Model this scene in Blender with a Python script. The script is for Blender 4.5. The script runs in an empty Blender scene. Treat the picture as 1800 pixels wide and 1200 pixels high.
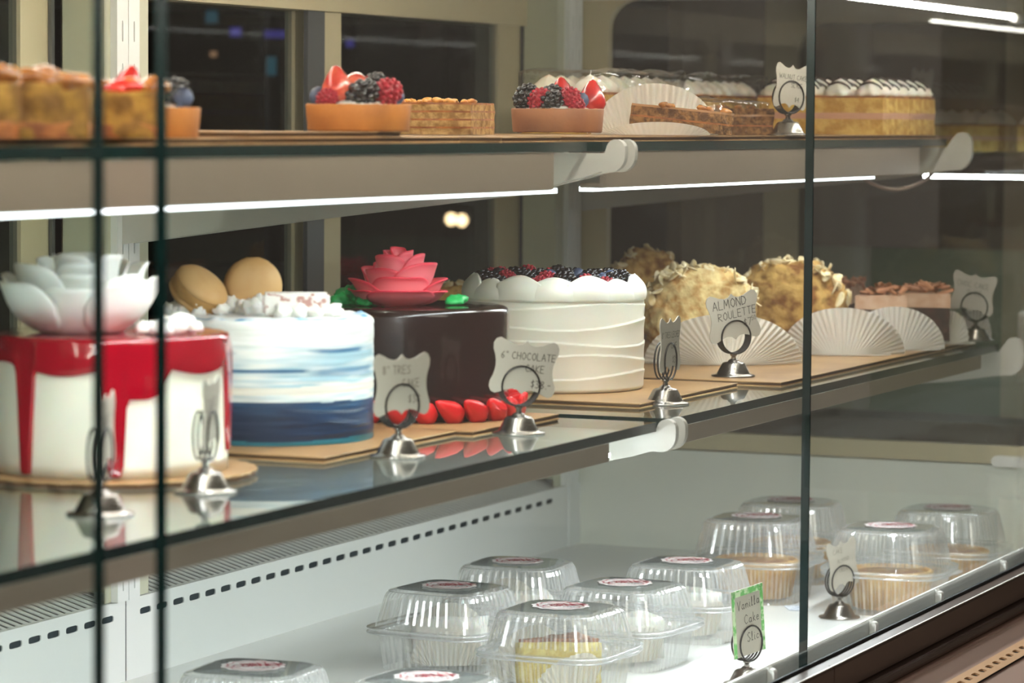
import bpy, bmesh, math, random
from mathutils import Vector, Matrix, noise
S = bpy.context.scene
PI = math.pi
random.seed(7)

# ------------------------------------------------------------------ camera
F_PX = 5800.0
CAM = Vector((0, 0, 1.2))
PHI = math.atan(388 / F_PX)
TH = math.atan(2492 / F_PX * math.cos(PHI))
fwd = Vector((math.cos(TH) * math.cos(PHI), math.sin(TH) * math.cos(PHI), -math.sin(PHI)))
r0 = Vector((math.sin(TH), -math.cos(TH), 0)); u0 = r0.cross(fwd)
RGT = r0 * math.sqrt(1 - .007 ** 2) + u0 * .007; UPV = RGT.cross(fwd)
cd = bpy.data.cameras.new('camera'); cam = bpy.data.objects.new('camera', cd); S.collection.objects.link(cam)
cam.matrix_world = Matrix((( RGT.x, UPV.x, -fwd.x, CAM.x), (RGT.y, UPV.y, -fwd.y, CAM.y), (RGT.z, UPV.z, -fwd.z, CAM.z), (0, 0, 0, 1)))
cd.sensor_width = 36; cd.lens = F_PX / 1800 * 36; cd.clip_start = .05; cd.clip_end = 60
cd.dof.use_dof = True; cd.dof.focus_distance = 3.02; cd.dof.aperture_fstop = cd.lens / 12.5
S.camera = cam

# ------------------------------------------------------------------ world and light
W = bpy.data.worlds.new('room_light'); S.world = W; W.use_nodes = True
W.node_tree.nodes['Background'].inputs[0].default_value = (1.0, .85, .69, 1)
W.node_tree.nodes['Background'].inputs[1].default_value = .135
def area(name, loc, target, sx, sy, power, col):
    l = bpy.data.lights.new(name, 'AREA'); l.shape = 'RECTANGLE'; l.size = sx; l.size_y = sy; l.energy = power; l.color = col
    o = bpy.data.objects.new(name, l); S.collection.objects.link(o); o.location = loc
    o.rotation_euler = (Vector(target) - Vector(loc)).to_track_quat('-Z', 'Y').to_euler(); return o
area('shop_ceiling_light', (.6, -1.6, 2.7), (2.4, 1.0, 1.0), 1.6, 1.0, 26, (1, .87, .74))
S.view_settings.view_transform = 'Standard'; S.view_settings.look = 'None'; S.view_settings.gamma = 1
S.view_settings.use_curve_mapping = False
S.view_settings.exposure = 0.0
LED_E = 52.0        # strength of the LED strips
LED_C = (.93, .97, 1.0)

# ------------------------------------------------------------------ materials
def lin(h):
    h = h.lstrip('#'); c = [int(h[i:i + 2], 16) / 255 for i in (0, 2, 4)]
    return tuple(v / 12.92 if v <= .04045 else ((v + .055) / 1.055) ** 2.4 for v in c) + (1,)
MATS = {}
def mat(name, col, rough=.5, metal=0, c2=None, scale=40, lo=.4, hi=.6, bump=0, bscale=None, sss=0, coat=0, spec=.5, attr=False, stretch=None, trans=0):
    if name in MATS: return MATS[name]
    m = bpy.data.materials.new(name); MATS[name] = m; m.use_nodes = True
    N = m.node_tree.nodes; K = m.node_tree.links; b = N['Principled BSDF']
    b.inputs['Base Color'].default_value = lin(col); b.inputs['Roughness'].default_value = rough
    b.inputs['Metallic'].default_value = metal; b.inputs['Specular IOR Level'].default_value = spec
    b.inputs['Coat Weight'].default_value = coat; b.inputs['Coat Roughness'].default_value = .06
    b.inputs['Transmission Weight'].default_value = trans
    if sss:
        b.inputs['Subsurface Weight'].default_value = sss; b.inputs['Subsurface Scale'].default_value = .006
        b.inputs['Subsurface Radius'].default_value = (1, .6, .4)
    tc = N.new('ShaderNodeTexCoord'); src = tc.outputs['Object']
    if stretch:
        mp = N.new('ShaderNodeMapping'); mp.inputs['Scale'].default_value = stretch; K.new(src, mp.inputs['Vector']); src = mp.outputs[0]
    if attr:
        a = N.new('ShaderNodeAttribute'); a.attribute_name = 'Col'; K.new(a.outputs['Color'], b.inputs['Base Color'])
    elif c2:
        n = N.new('ShaderNodeTexNoise'); n.inputs['Scale'].default_value = scale; n.inputs['Detail'].default_value = 4
        K.new(src, n.inputs['Vector']); r = N.new('ShaderNodeValToRGB')
        r.color_ramp.elements[0].position = lo; r.color_ramp.elements[1].position = hi
        r.color_ramp.elements[0].color = lin(col); r.color_ramp.elements[1].color = lin(c2)
        K.new(n.outputs['Fac'], r.inputs[0]); K.new(r.outputs[0], b.inputs['Base Color'])
    if bump:
        n = N.new('ShaderNodeTexNoise'); n.inputs['Scale'].default_value = bscale or scale; n.inputs['Detail'].default_value = 5
        K.new(src, n.inputs['Vector']); bp = N.new('ShaderNodeBump'); bp.inputs['Strength'].default_value = bump
        bp.inputs['Distance'].default_value = .002; K.new(n.outputs['Fac'], bp.inputs['Height']); K.new(bp.outputs[0], b.inputs['Normal'])
    return m
def glassy(name, tint, f0=.08, rough=.02, edge_tint=None, bump=0, bscale=60, alpha=0, acol=(.9, .9, .9)):
    """thin clear sheet: transparent body with Schlick reflection, optional whitish body"""
    if name in MATS: return MATS[name]
    m = bpy.data.materials.new(name); MATS[name] = m; m.use_nodes = True
    N = m.node_tree.nodes; K = m.node_tree.links; N.clear()
    out = N.new('ShaderNodeOutputMaterial'); g = N.new('ShaderNodeNewGeometry')
    d = N.new('ShaderNodeVectorMath'); d.operation = 'DOT_PRODUCT'; K.new(g.outputs['Normal'], d.inputs[0]); K.new(g.outputs['Incoming'], d.inputs[1])
    def M(op, a, b=None):
        n = N.new('ShaderNodeMath'); n.operation = op
        for i, v in enumerate((a, b)):
            if v is None: continue
            if isinstance(v, (int, float)): n.inputs[i].default_value = v
            else: K.new(v, n.inputs[i])
        return n.outputs[0]
    ab = M('ABSOLUTE', d.outputs['Value']); om = M('SUBTRACT', 1.0, ab); p = M('POWER', om, 5.0)
    fac = M('ADD', M('MULTIPLY', p, 1 - f0), f0)
    tr = N.new('ShaderNodeBsdfTransparent'); tr.inputs[0].default_value = (*tint, 1)
    gl = N.new('ShaderNodeBsdfGlossy'); gl.inputs['Roughness'].default_value = rough; gl.inputs[0].default_value = (1, 1, 1, 1)
    body = tr.outputs[0]
    if alpha:
        df = N.new('ShaderNodeBsdfDiffuse'); df.inputs[0].default_value = (*acol, 1)
        mx0 = N.new('ShaderNodeMixShader'); mx0.inputs[0].default_value = alpha; K.new(body, mx0.inputs[1]); K.new(df.outputs[0], mx0.inputs[2]); body = mx0.outputs[0]
    if bump:
        n = N.new('ShaderNodeTexNoise'); n.inputs['Scale'].default_value = bscale; bp = N.new('ShaderNodeBump')
        bp.inputs['Strength'].default_value = bump; bp.inputs['Distance'].default_value = .003
        tc = N.new('ShaderNodeTexCoord'); K.new(tc.outputs['Object'], n.inputs['Vector']); K.new(n.outputs['Fac'], bp.inputs['Height']); K.new(bp.outputs[0], gl.inputs['Normal'])
    mx = N.new('ShaderNodeMixShader'); K.new(fac, mx.inputs[0]); K.new(body, mx.inputs[1]); K.new(gl.outputs[0], mx.inputs[2]); K.new(mx.outputs[0], out.inputs[0])
    return m
def emit(name, col, e):
    m = bpy.data.materials.new(name); m.use_nodes = True; N = m.node_tree.nodes; N.clear()
    o = N.new('ShaderNodeOutputMaterial'); x = N.new('ShaderNodeEmission'); x.inputs[0].default_value = (*col, 1); x.inputs[1].default_value = e
    m.node_tree.links.new(x.outputs[0], o.inputs[0]); return m

LED = emit('led', LED_C, LED_E)
BULB = emit('warm_bulb', (1, .62, .3), 9)
LEDS = emit('led_diffuser_side', LED_C, 5.0)
TUBE = emit('led_tube', (1, .94, .84), 105.0)
TUBE_FILL = emit('added_rear_tube', (1, .94, .84), 62.0)  # glow of the added rear tube
LEDS2 = emit('led_lower_side', LED_C, 115.0)
LED2 = emit('led_lower', LED_C, LED_E * 1.95)
DOT = emit('blue_indicator', (.25, .3, 1), .5)
WHITE = mat('white_enamel', 'e3e6e2', .42)
DECK = mat('deck_white', 'e6e7e4', .25, bump=.05, bscale=30)
STEELW = mat('door_frame_white', 'c9bd9c', .4)
JAMB = mat('jamb_panel', 'bdbfa8', .45)
ALU = mat('satin_aluminium', 'a39484', .42, .35, c2='9c8d7e', scale=3)
RAILG = mat('grey_rail', '6d6f70', .35, .6)
DARKM = mat('dark_gap', '15191b', .7)
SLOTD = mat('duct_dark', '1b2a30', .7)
PLW = mat('white_plastic', 'e9e8e2', .35)
PLG = mat('clip_plastic', 'c8c5bc', .4)
PANE = glassy('front_glass', (.965, .975, .97), .035, .0)
PANE2 = glassy('door_glass', (.72, .76, .80), .02, .03)
SHELFG = glassy('shelf_glass', (.84, .92, .90), .06, .01)
SHELFB = glassy('shelf_glass_under', (.93, .97, .96), .0, .3)
GEDGE = mat('glass_edge', '03201f', .25, spec=.35)
GEDGEL = mat('glass_edge_polished', '8fa39a', .15)
BRONZE = mat('bronze_anodised', '4a3b35', .4, .3)
BRONZE2 = mat('bronze_ledge', '8f7468', .45, .2)
VENTM = mat('vent_strip', 'b58f6c', .45, .2)
CARD = mat('corrugated_kraft', 'b98e5c', .75, c2='a87c4c', scale=60)
GOLD = mat('board_gold_top', 'a98355', .42, c2='967046', scale=14, spec=.7)
FLUTE = mat('corrugated_flute', '5f432a', .8)
PAPER = mat('cup_paper', 'efe9de', .75, c2='e8ddc8', scale=25, lo=.5, hi=.8, sss=.1)
_n = PAPER.node_tree; _o = [x for x in _n.nodes if x.type == 'OUTPUT_MATERIAL'][0]
_t = _n.nodes.new('ShaderNodeBsdfTranslucent'); _t.inputs[0].default_value = (.9, .86, .78, 1); _m = _n.nodes.new('ShaderNodeMixShader'); _m.inputs[0].default_value = .42
_n.links.new(_n.nodes['Principled BSDF'].outputs[0], _m.inputs[1]); _n.links.new(_t.outputs[0], _m.inputs[2]); _n.links.new(_m.outputs[0], _o.inputs[0])
SIGN = mat('sign_card', 'b3ab9e', .6)
INK = mat('ink', '2a2522', .7)
STEEL = mat('brushed_steel', '8f8a84', .24, 1, bump=.03)
WIRE = mat('dark_wire', '3c3a3a', .2, 1)
CREAM = mat('white_cream', 'f1ecdc', .42, sss=.25, bump=.03, bscale=60)
CREAMW = mat('bright_cream', 'f5f2ea', .45, sss=.2)
CHOC = mat('chocolate_glaze', '210f0d', .22, c2='281313', scale=10, coat=.4)
REDG = mat('red_glaze', '96081c', .1, coat=.6, spec=.6)
REDSH = mat('red_piping', 'd21a1f', .38, sss=.1)
GREENI = mat('green_icing', '08a24e', .4, sss=.1)
MACA = mat('macaron_shell', 'dfb478', .55, c2='d3a363', scale=30, bump=.05)
MACF = mat('macaron_filling', 'c99a58', .7, bump=.5, bscale=200)
BLACKB = mat('blackberry_skin', '0c0610', .22, spec=.8)
RASP = mat('raspberry_skin', '9a0f26', .4, sss=.1)
STRAW = mat('strawberry_flesh', 'a80f18', .25, c2='c42a22', scale=60, coat=.3)
STRAWC = mat('strawberry_cut', 'c02a22', .25, c2='de6a50', scale=50, coat=.5)
BLUEB = mat('blueberry_skin', '1f2740', .5, c2='46536f', scale=30)
TART = mat('tart_crust', 'b8722c', .6, c2='a05f20', scale=25, bump=.3, bscale=120)
TART2 = mat('tart_crust_brown', '96603c', .55, c2='845034', scale=25, bump=.3, bscale=120)
SPONGE = mat('yellow_sponge', 'd8b25c', .85, c2='b98a38', scale=90, bump=.8, bscale=260)
SPONGEB = mat('brown_sponge', '94693a', .85, c2='57351a', scale=170, bump=1.5, bscale=260)
BROWNT = mat('browned_crust', '7d4218', .5, c2='a8642a', scale=70, bump=.5, bscale=150)
CARAM = mat('caramel_top', 'b87a34', .25, c2='8d5320', scale=40, coat=.5, bump=.4, bscale=80)
LAYERC = mat('pink_cream_layer', 'c9967c', .6)
ALM = mat('almond_slice', 'f2e3ba', .4, c2='e2c890', scale=120)
ROUL = mat('roulette_crumb', 'cfa55c', .85, c2='85541f', scale=75, lo=.42, hi=.64, bump=1, bscale=170)
ROULL = mat('roulette_pale', 'e3c98e', .85, c2='b98a4a', scale=90, lo=.42, hi=.66, bump=1, bscale=160)
CHOCS = mat('chocolate_sponge', '2b1210', .8, c2='47211a', scale=70, bump=1, bscale=200)
SHAVE = mat('milk_chocolate_shaving', 'c08560', .5, c2='9a6040', scale=30)
FILM = glassy('plastic_film', (.95, .95, .94), .10, .05, bump=1, bscale=45)
CLAM = glassy('clamshell_plastic', (.985, .988, .985), .05, .10, alpha=.10, acol=(.93, .94, .93))
CLAMR = glassy('clamshell_rib', (.97, .97, .97), .20, .16, alpha=.26, acol=(.95, .95, .95))
LIDTOP = glassy('lid_reflection_grey', (.70, .73, .72), .10, .05, alpha=.25, acol=(.42, .44, .43))  # grey put in for the dark ceiling reflected in the clear lid
STK = mat('sticker_paper', 'c9c4c2', .5)
STKR = mat('sticker_red', '8e1c2c', .5)
STKK = mat('sticker_dark', '4a4a4c', .5)
PIE = mat('pie_crust', 'e8bd78', .7, c2='cf9850', scale=60, bump=.6, bscale=160)
OLIVE = mat('neighbour_panel', '7f8a74', .6)
BROWNW = mat('neighbour_wall', '7a6d5c', .7, c2='6d6152', scale=4)
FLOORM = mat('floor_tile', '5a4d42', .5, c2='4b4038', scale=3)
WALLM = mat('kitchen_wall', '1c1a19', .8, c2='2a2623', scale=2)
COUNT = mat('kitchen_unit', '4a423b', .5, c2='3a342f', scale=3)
STEELK = mat('kitchen_steel', '3c4650', .35, .6)
CABLE = mat('white_cable', 'c3a79a', .5)
VCOL = mat('painted_icing', 'ffffff', .42, attr=True, sss=.1)
VCOLP = mat('painted_petal', 'ffffff', .5, attr=True, sss=.15)
CARDG = mat('green_print', '63b35a', .5, c2='cfe6b8', scale=150, lo=.45, hi=.55)

# ------------------------------------------------------------------ helpers
def link(o, parent=None):
    S.collection.objects.link(o)
    if parent: o.parent = parent
    return o
def obj(name, bm, m, parent=None, smooth=False, loc=None, rot=None):
    me = bpy.data.meshes.new(name)
    bm.normal_update(); bm.to_mesh(me); bm.free()
    for x in (m if isinstance(m, (list, tuple)) else [m]): me.materials.append(x)
    if smooth:
        for p in me.polygons: p.use_smooth = True
    o = bpy.data.objects.new(name, me); link(o, parent)
    if loc is not None: o.location = loc
    if rot is not None: o.rotation_euler = rot
    return o
def inst(src, name, parent, loc, rot=(0, 0, 0), sc=(1, 1, 1)):
    o = bpy.data.objects.new(name, src); link(o, parent); o.location = loc; o.rotation_euler = rot; o.scale = sc; return o
def meshof(bm, m, smooth=True, name='piece'):
    me = bpy.data.meshes.new(name); bm.normal_update(); bm.to_mesh(me); bm.free()
    for x in (m if isinstance(m, (list, tuple)) else [m]): me.materials.append(x)
    if smooth:
        for p in me.polygons: p.use_smooth = True
    return me
def tag(o, label, cat, group=None):
    o['label'] = label; o['category'] = cat
    if group: o['group'] = group
    return o
def thing(name, label, cat, loc=(0, 0, 0), rz=0, group=None):
    o = bpy.data.objects.new(name, None); o.empty_display_size = .02; link(o); o.location = loc; o.rotation_euler = (0, 0, rz)
    return tag(o, label, cat, group)
def struct(o): o['kind'] = 'structure'; return o
def B(bm, x0, x1, y0, y1, z0, z1, mi=0):
    v = [bm.verts.new((x, y, z)) for x in (x0, x1) for y in (y0, y1) for z in (z0, z1)]
    for f in ((0, 1, 3, 2), (4, 6, 7, 5), (0, 4, 5, 1), (2, 3, 7, 6), (0, 2, 6, 4), (1, 5, 7, 3)):
        bm.faces.new([v[i] for i in f]).material_index = mi
    return v
def box(x0, x1, y0, y1, z0, z1, bev=0):
    bm = bmesh.new(); B(bm, x0, x1, y0, y1, z0, z1)
    if bev: bmesh.ops.bevel(bm, geom=list(bm.edges), offset=bev, segments=2, affect='EDGES')
    bmesh.ops.recalc_face_normals(bm, faces=bm.faces); return bm
def prism(pts, a0, a1, axis='x', bm=None, mi=0):
    """polygon pts in the two other axes, extruded along axis"""
    bm = bm or bmesh.new()
    def P(p, a): return {'x': (a, p[0], p[1]), 'y': (p[0], a, p[1]), 'z': (p[0], p[1], a)}[axis]
    A = [bm.verts.new(P(p, a0)) for p in pts]; C = [bm.verts.new(P(p, a1)) for p in pts]
    n = len(pts); fs = [bm.faces.new(A), bm.faces.new(C[::-1])]
    for i in range(n): fs.append(bm.faces.new((A[i], C[i], C[(i + 1) % n], A[(i + 1) % n])))
    for f in fs: f.material_index = mi
    bmesh.ops.recalc_face_normals(bm, faces=fs); return bm
def lathe(prof, n=48, bm=None, rf=None, closed=True, c=(0, 0)):
    bm = bm or bmesh.new(); rows = []
    for r, z in prof:
        if r < 1e-6: rows.append([bm.verts.new((c[0], c[1], z))]); continue
        row = []
        for i in range(n):
            a = 2 * PI * i / n; rr, zz = (r, z) if not rf else rf(r, z, a)
            row.append(bm.verts.new((c[0] + rr * math.cos(a), c[1] + rr * math.sin(a), zz)))
        rows.append(row)
    for A, C in zip(rows, rows[1:]):
        for i in range(n):
            j = (i + 1) % n
            if len(A) == 1 and len(C) == 1: continue
            if len(A) == 1: bm.faces.new((A[0], C[i], C[j]))
            elif len(C) == 1: bm.faces.new((A[i], C[0], A[j]))
            else: bm.faces.new((A[i], C[i], C[j], A[j]))
    bmesh.ops.recalc_face_normals(bm, faces=bm.faces); return bm
def grid(nu, nv, fn, bm=None, colfn=None):
    bm = bm or bmesh.new()
    V = [[bm.verts.new(fn(i / nu, j / nv)) for j in range(nv + 1)] for i in range(nu + 1)]
    lay = None
    if colfn: lay = bm.loops.layers.float_color.get('Col') or bm.loops.layers.float_color.new('Col')
    for i in range(nu):
        for j in range(nv):
            f = bm.faces.new((V[i][j], V[i + 1][j], V[i + 1][j + 1], V[i][j + 1]))
            if lay:
                for l, (a, b) in zip(f.loops, ((i, j), (i + 1, j), (i + 1, j + 1), (i, j + 1))): l[lay] = (*colfn(a / nu, b / nv), 1)
    return bm
def tube(pts, r, n=8, bm=None, closed=False, rf=None):
    bm = bm or bmesh.new(); rows = []; m = len(pts); up = Vector((0, 0, 1)); prev = None
    for k, p in enumerate(pts):
        p = Vector(p); q = Vector(pts[(k + 1) % m] if (closed or k + 1 < m) else pts[k]); pp = Vector(pts[k - 1] if (closed or k) else pts[k])
        t = (q - pp).normalized()
        if prev is None: prev = (up if abs(t.z) < .9 else Vector((1, 0, 0))).cross(t).normalized()
        a = (prev - t * prev.dot(t)).normalized(); prev = a; b = t.cross(a); rr = rf(k / (m - 1)) if rf else r
        rows.append([bm.verts.new(p + (a * math.cos(2 * PI * i / n) + b * math.sin(2 * PI * i / n)) * rr) for i in range(n)])
    rng = list(zip(rows, rows[1:])) + ([(rows[-1], rows[0])] if closed else [])
    for A, C in rng:
        for i in range(n): bm.faces.new((A[i], A[(i + 1) % n], C[(i + 1) % n], C[i]))
    if not closed: bm.faces.new(rows[0][::-1]); bm.faces.new(rows[-1])
    return bm
def blob(sub, sx, sy, sz, amp, fr, seed=0, bm=None, c=(0, 0, 0), flat=None, amp2=0, fr2=1):
    bm0 = bmesh.new(); bmesh.ops.create_icosphere(bm0, subdivisions=sub, radius=1)
    for v in bm0.verts:
        n = v.co.normalized(); p = Vector((n.x * sx, n.y * sy, n.z * sz)) * fr + Vector((seed * 3.1, seed * 1.7, seed))
        d = 1 + amp * noise.noise(p)
        if amp2: d += amp2 * noise.noise(Vector((n.x * sx, n.y * sy, n.z * sz)) * fr2 + Vector((seed, 0, 0)))
        q = Vector((n.x * sx * d, n.y * sy * d, n.z * sz * d))
        if flat is not None and q.z < flat: q.z = flat
        v.co = q + Vector(c)
    if bm is None: return bm0
    me = bpy.data.meshes.new('t'); bm0.to_mesh(me); bm0.free(); bm.from_mesh(me); bpy.data.meshes.remove(me); return bm
def addmesh(bm, src, M):
    """append bmesh src transformed by matrix"""
    me = bpy.data.meshes.new('t'); src.to_mesh(me); src.free(); me.transform(M); bm.from_mesh(me); bpy.data.meshes.remove(me); return bm
def arc(cx, cy, r, a0, a1, n): return [(cx + r * math.cos(math.radians(a0 + (a1 - a0) * i / n)), cy + r * math.sin(math.radians(a0 + (a1 - a0) * i / n))) for i in range(n + 1)]
def slot_cell(bm, u0, u1, v0, v1, hu, hv, P, depth, mi=0, pw=5):
    """rectangular cell with a rounded hole; P(u,v,d) gives the point"""
    cu, cv = (u0 + u1) / 2, (v0 + v1) / 2; O = []; I = []; J = []
    for k in range(16):
        s, t = divmod(k, 4); t = -1 + t / 2
        x, y = ((t, -1), (1, t), (-t, 1), (-1, -t))[s]
        O.append(bm.verts.new(P(cu + x * (u1 - u0) / 2, cv + y * (v1 - v0) / 2, 0)))
        L = (abs(x) ** pw + abs(y) ** pw) ** (1 / pw)
        I.append(bm.verts.new(P(cu + x / L * hu / 2, cv + y / L * hv / 2, 0))); J.append(bm.verts.new(P(cu + x / L * hu / 2, cv + y / L * hv / 2, depth)))
    for k in range(16):
        j = (k + 1) % 16
        bm.faces.new((O[k], O[j], I[j], I[k])).material_index = mi
        bm.faces.new((I[k], I[j], J[j], J[k])).material_index = mi

GLY = {  # single-stroke hand lettering
 'A': [[(0, 0), (.3, 1), (.6, 0)], [(.12, .38), (.5, .38)]], 'B': [[(0, 0), (0, 1), (.45, .85), (.45, .6), (0, .52), (.5, .35), (.45, .08), (0, 0)]],
 'C': [[(.55, .85), (.3, 1), (.05, .7), (.05, .3), (.3, 0), (.58, .15)]], 'D': [[(0, 0), (0, 1), (.4, .85), (.55, .5), (.4, .12), (0, 0)]],
 'E': [[(.5, 1), (0, 1), (0, 0), (.5, 0)], [(0, .52), (.42, .52)]], 'H': [[(0, 0), (0, 1)], [(.5, 0), (.5, 1)], [(0, .5), (.5, .5)]],
 'I': [[(.2, 0), (.2, 1)]], 'K': [[(0, 0), (0, 1)], [(.5, 1), (0, .45), (.5, 0)]], 'L': [[(0, 1), (0, 0), (.5, 0)]],
 'M': [[(0, 0), (.08, 1), (.33, .3), (.6, 1), (.68, 0)]], 'N': [[(0, 0), (0, 1), (.52, 0), (.52, 1)]],
 'O': [[(.3, 1), (.05, .72), (.05, .28), (.3, 0), (.56, .28), (.56, .72), (.3, 1)]], 'R': [[(0, 0), (0, 1), (.45, .88), (.45, .62), (0, .5), (.55, 0)]],
 'S': [[(.5, .88), (.28, 1), (.05, .78), (.25, .52), (.5, .28), (.28, 0), (0, .12)]], 'T': [[(0, 1), (.55, 1)], [(.28, 1), (.28, 0)]],
 'U': [[(0, 1), (.03, .2), (.28, 0), (.5, .2), (.52, 1)]], 'W': [[(0, 1), (.15, 0), (.34, .7), (.52, 0), (.7, 1)]],
 '$': [[(.5, .8), (.28, .9), (.08, .7), (.45, .35), (.28, .1), (.03, .22)], [(.28, 1.08), (.28, -.08)]],
 '7': [[(0, 1), (.5, 1), (.18, 0)]], '5': [[(.5, 1), (.08, 1), (.05, .55), (.4, .6), (.5, .25), (.25, 0), (0, .1)]],
 '0': [[(.25, 1), (.04, .6), (.1, .1), (.3, 0), (.48, .5), (.25, 1)]], '3': [[(0, .95), (.45, .95), (.2, .58), (.5, .3), (.25, 0), (0, .12)]],
 '8': [[(.25, .52), (.02, .78), (.25, 1), (.48, .78), (.25, .52), (0, .25), (.25, 0), (.5, .25), (.25, .52)]], '4': [[(.4, 0), (.4, 1), (0, .35), (.55, .35)]],
 '6': [[(.45, .95), (.1, .6), (.05, .2), (.25, 0), (.48, .22), (.3, .48), (.06, .3)]], '"': [[(.1, 1), (.1, .75)], [(.3, 1), (.3, .75)]], '-': [[(0, .5), (.4, .5)]], '.': [[(.1, .05), (.16, 0)]],
 '9': [[(.45, .6), (.2, .5), (.03, .75), (.22, 1), (.45, .85), (.4, .3), (.3, 0)]], '1': [[(.15, 1), (.15, 0)]], '2': [[(.02, .8), (.25, 1), (.45, .75), (0, 0), (.5, 0)]],
 'a': [[(.4, .5), (.15, .5), (.02, .2), (.18, 0), (.4, .2), (.4, .5), (.42, 0), (.5, .05)]], 'n': [[(0, .5), (.02, 0), (.06, .35), (.25, .5), (.36, .35), (.38, 0)]],
 'i': [[(.1, .5), (.1, .05), (.2, 0)], [(.1, .72), (.1, .76)]], 'l': [[(.05, 0), (.15, .6), (.15, 1), (.05, .9), (.1, 0), (.25, .05)]],
 'k': [[(.05, 0), (.08, 1)], [(.35, .55), (.08, .28), (.4, 0)]], 'e': [[(.03, .25), (.38, .3), (.3, .5), (.1, .48), (.02, .2), (.15, 0), (.4, .08)]],
 'c': [[(.38, .42), (.2, .5), (.03, .25), (.18, 0), (.4, .08)]], 'v': [[(0, .5), (.18, 0), (.35, .5)]], 'V': [[(0, 1), (.22, 0), (.5, 1)]],
}
def writing(lines, P, bm=None, wgt=.075):
    """lines: (text, u, v, size, slope); P(u,v)->point; flat ribbons"""
    bm = bm or bmesh.new()
    for text, u, v, s, sl in lines:
        x = u
        for ch in text:
            if ch == ' ': x += .45 * s; continue
            g = GLY[ch]
            for st in g:
                for a, b in zip(st, st[1:]):
                    p = Vector((x + a[0] * s, v + a[1] * s + sl * (x - u))); q = Vector((x + b[0] * s, v + b[1] * s + sl * (x - u)))
                    d = q - p
                    if d.length < 1e-7: continue
                    d.normalize(); e = Vector((-d.y, d.x)) * wgt * s / 2; p -= d * wgt * s * .3; q += d * wgt * s * .3
                    bm.faces.new([bm.verts.new(P(*w)) for w in (p - e, q - e, q + e, p + e)])
            x += (max(p[0] for st in g for p in st) + .2) * s
    return bm

# ------------------------------------------------------------------ key dimensions (metres)
DK, LO, UP = .688, .9485, 1.1825          # deck, lower shelf top, upper shelf top
YB, YD, YG = 1.496, 1.54, .854            # duct front, door plane, front glass
XU, XE = 2.597, 3.70                      # upright between bays, end wall
YL, YU = .975, 1.04                       # front edge of lower and upper shelves

# ------------------------------------------------------------------ the setting
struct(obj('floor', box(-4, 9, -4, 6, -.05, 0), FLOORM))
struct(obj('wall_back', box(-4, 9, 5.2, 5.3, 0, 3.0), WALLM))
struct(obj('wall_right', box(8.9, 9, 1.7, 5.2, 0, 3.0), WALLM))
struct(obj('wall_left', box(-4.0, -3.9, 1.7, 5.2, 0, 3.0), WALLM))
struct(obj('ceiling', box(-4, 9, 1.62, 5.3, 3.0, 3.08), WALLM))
struct(obj('wall_light_block', box(4.72, 9, 1.62, 1.68, 0, 1.36), WALLM))  # unseen wall added to keep room light out of the kitchen
struct(obj('light_block_2', box(-4, .34, 1.62, 1.68, 0, 1.36), WALLM))  # likewise an unseen light block, at the left
struct(obj('light_block_1', box(-4, 9, 1.62, 1.68, 1.36, 3.0), WALLM))  # unseen block above the case that keeps the kitchen dark

# ------------------------------------------------------------------ the display case
case = thing('display_case', 'long white refrigerated bakery display case with glass front and bronze base rail', 'display case', (2.4, 1.2, 0))
case.location = (0, 0, 0)
X0 = .35
obj('deck', box(X0, XE, .86, YB, DK - .03, DK), DECK, case)
# duct: face with slots, sloping grille on top
def duct(x0, x1, s0, ns, pitch=.03125):
    bm = bmesh.new(); P = lambda u, v, d: (u, YB + d, v)
    zc = .7485; hh = .0098; c0 = s0 - pitch / 2; c1 = s0 + (ns - .5) * pitch
    for k in range(ns): slot_cell(bm, c0 + k * pitch, c0 + (k + 1) * pitch, zc - hh / 2 - .001, zc + hh / 2 + .001, pitch * .66, hh * .62, P, .0012)
    def q(u0, u1, v0, v1):
        if u1 > u0: bm.faces.new([bm.verts.new(P(u, v, 0)) for u, v in ((u0, v0), (u1, v0), (u1, v1), (u0, v1))])
    q(x0, x1, DK, zc - hh / 2 - .001); q(x0, x1, zc + hh / 2 + .001, .7625)
    q(x0, c0, zc - hh / 2 - .001, zc + hh / 2 + .001); q(c1, x1, zc - hh / 2 - .001, zc + hh / 2 + .001)
    bm.faces.new([bm.verts.new(p) for p in ((x0, YB, .7625), (x1, YB, .7625), (x1, YB + .005, .7632), (x0, YB + .005, .7632))])
    bm.faces.new([bm.verts.new(p) for p in ((x0, YD - .007, .7725), (x1, YD - .007, .7725), (x1, YD + .01, .774), (x0, YD + .01, .774))])
    o = obj('back_duct', bm, WHITE, case)
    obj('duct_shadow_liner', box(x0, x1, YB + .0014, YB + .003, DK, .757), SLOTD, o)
    g = bmesh.new(); n = int((x1 - x0) / .0118)
    for k in range(n):
        a = x0 + k * (x1 - x0) / n; w = .0066
        prism([(YB + .004, .7622), (YB + .004, .7632), (YD - .006, .7728), (YD - .006, .7715)], a, a + w, 'x', g)
    gg = obj('grille', g, WHITE, o); gg['kind'] = 'stuff'
    obj('duct_floor', box(x0, x1, YB + .014, YD + .03, .735, .737), DARKM, o)
    return o
duct(X0, XU + .004, 2.5695 - .03125 * 27, 28)
duct(XU + .0055, XE - .035, 2.638, 32)
obj('duct_end_post', box(XE - .035, XE, YB - .002, YD, DK, .7625), WHITE, case)
obj('base_body', box(X0, 3.72, .87, 1.62, .1, .64), BRONZE, case)
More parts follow.
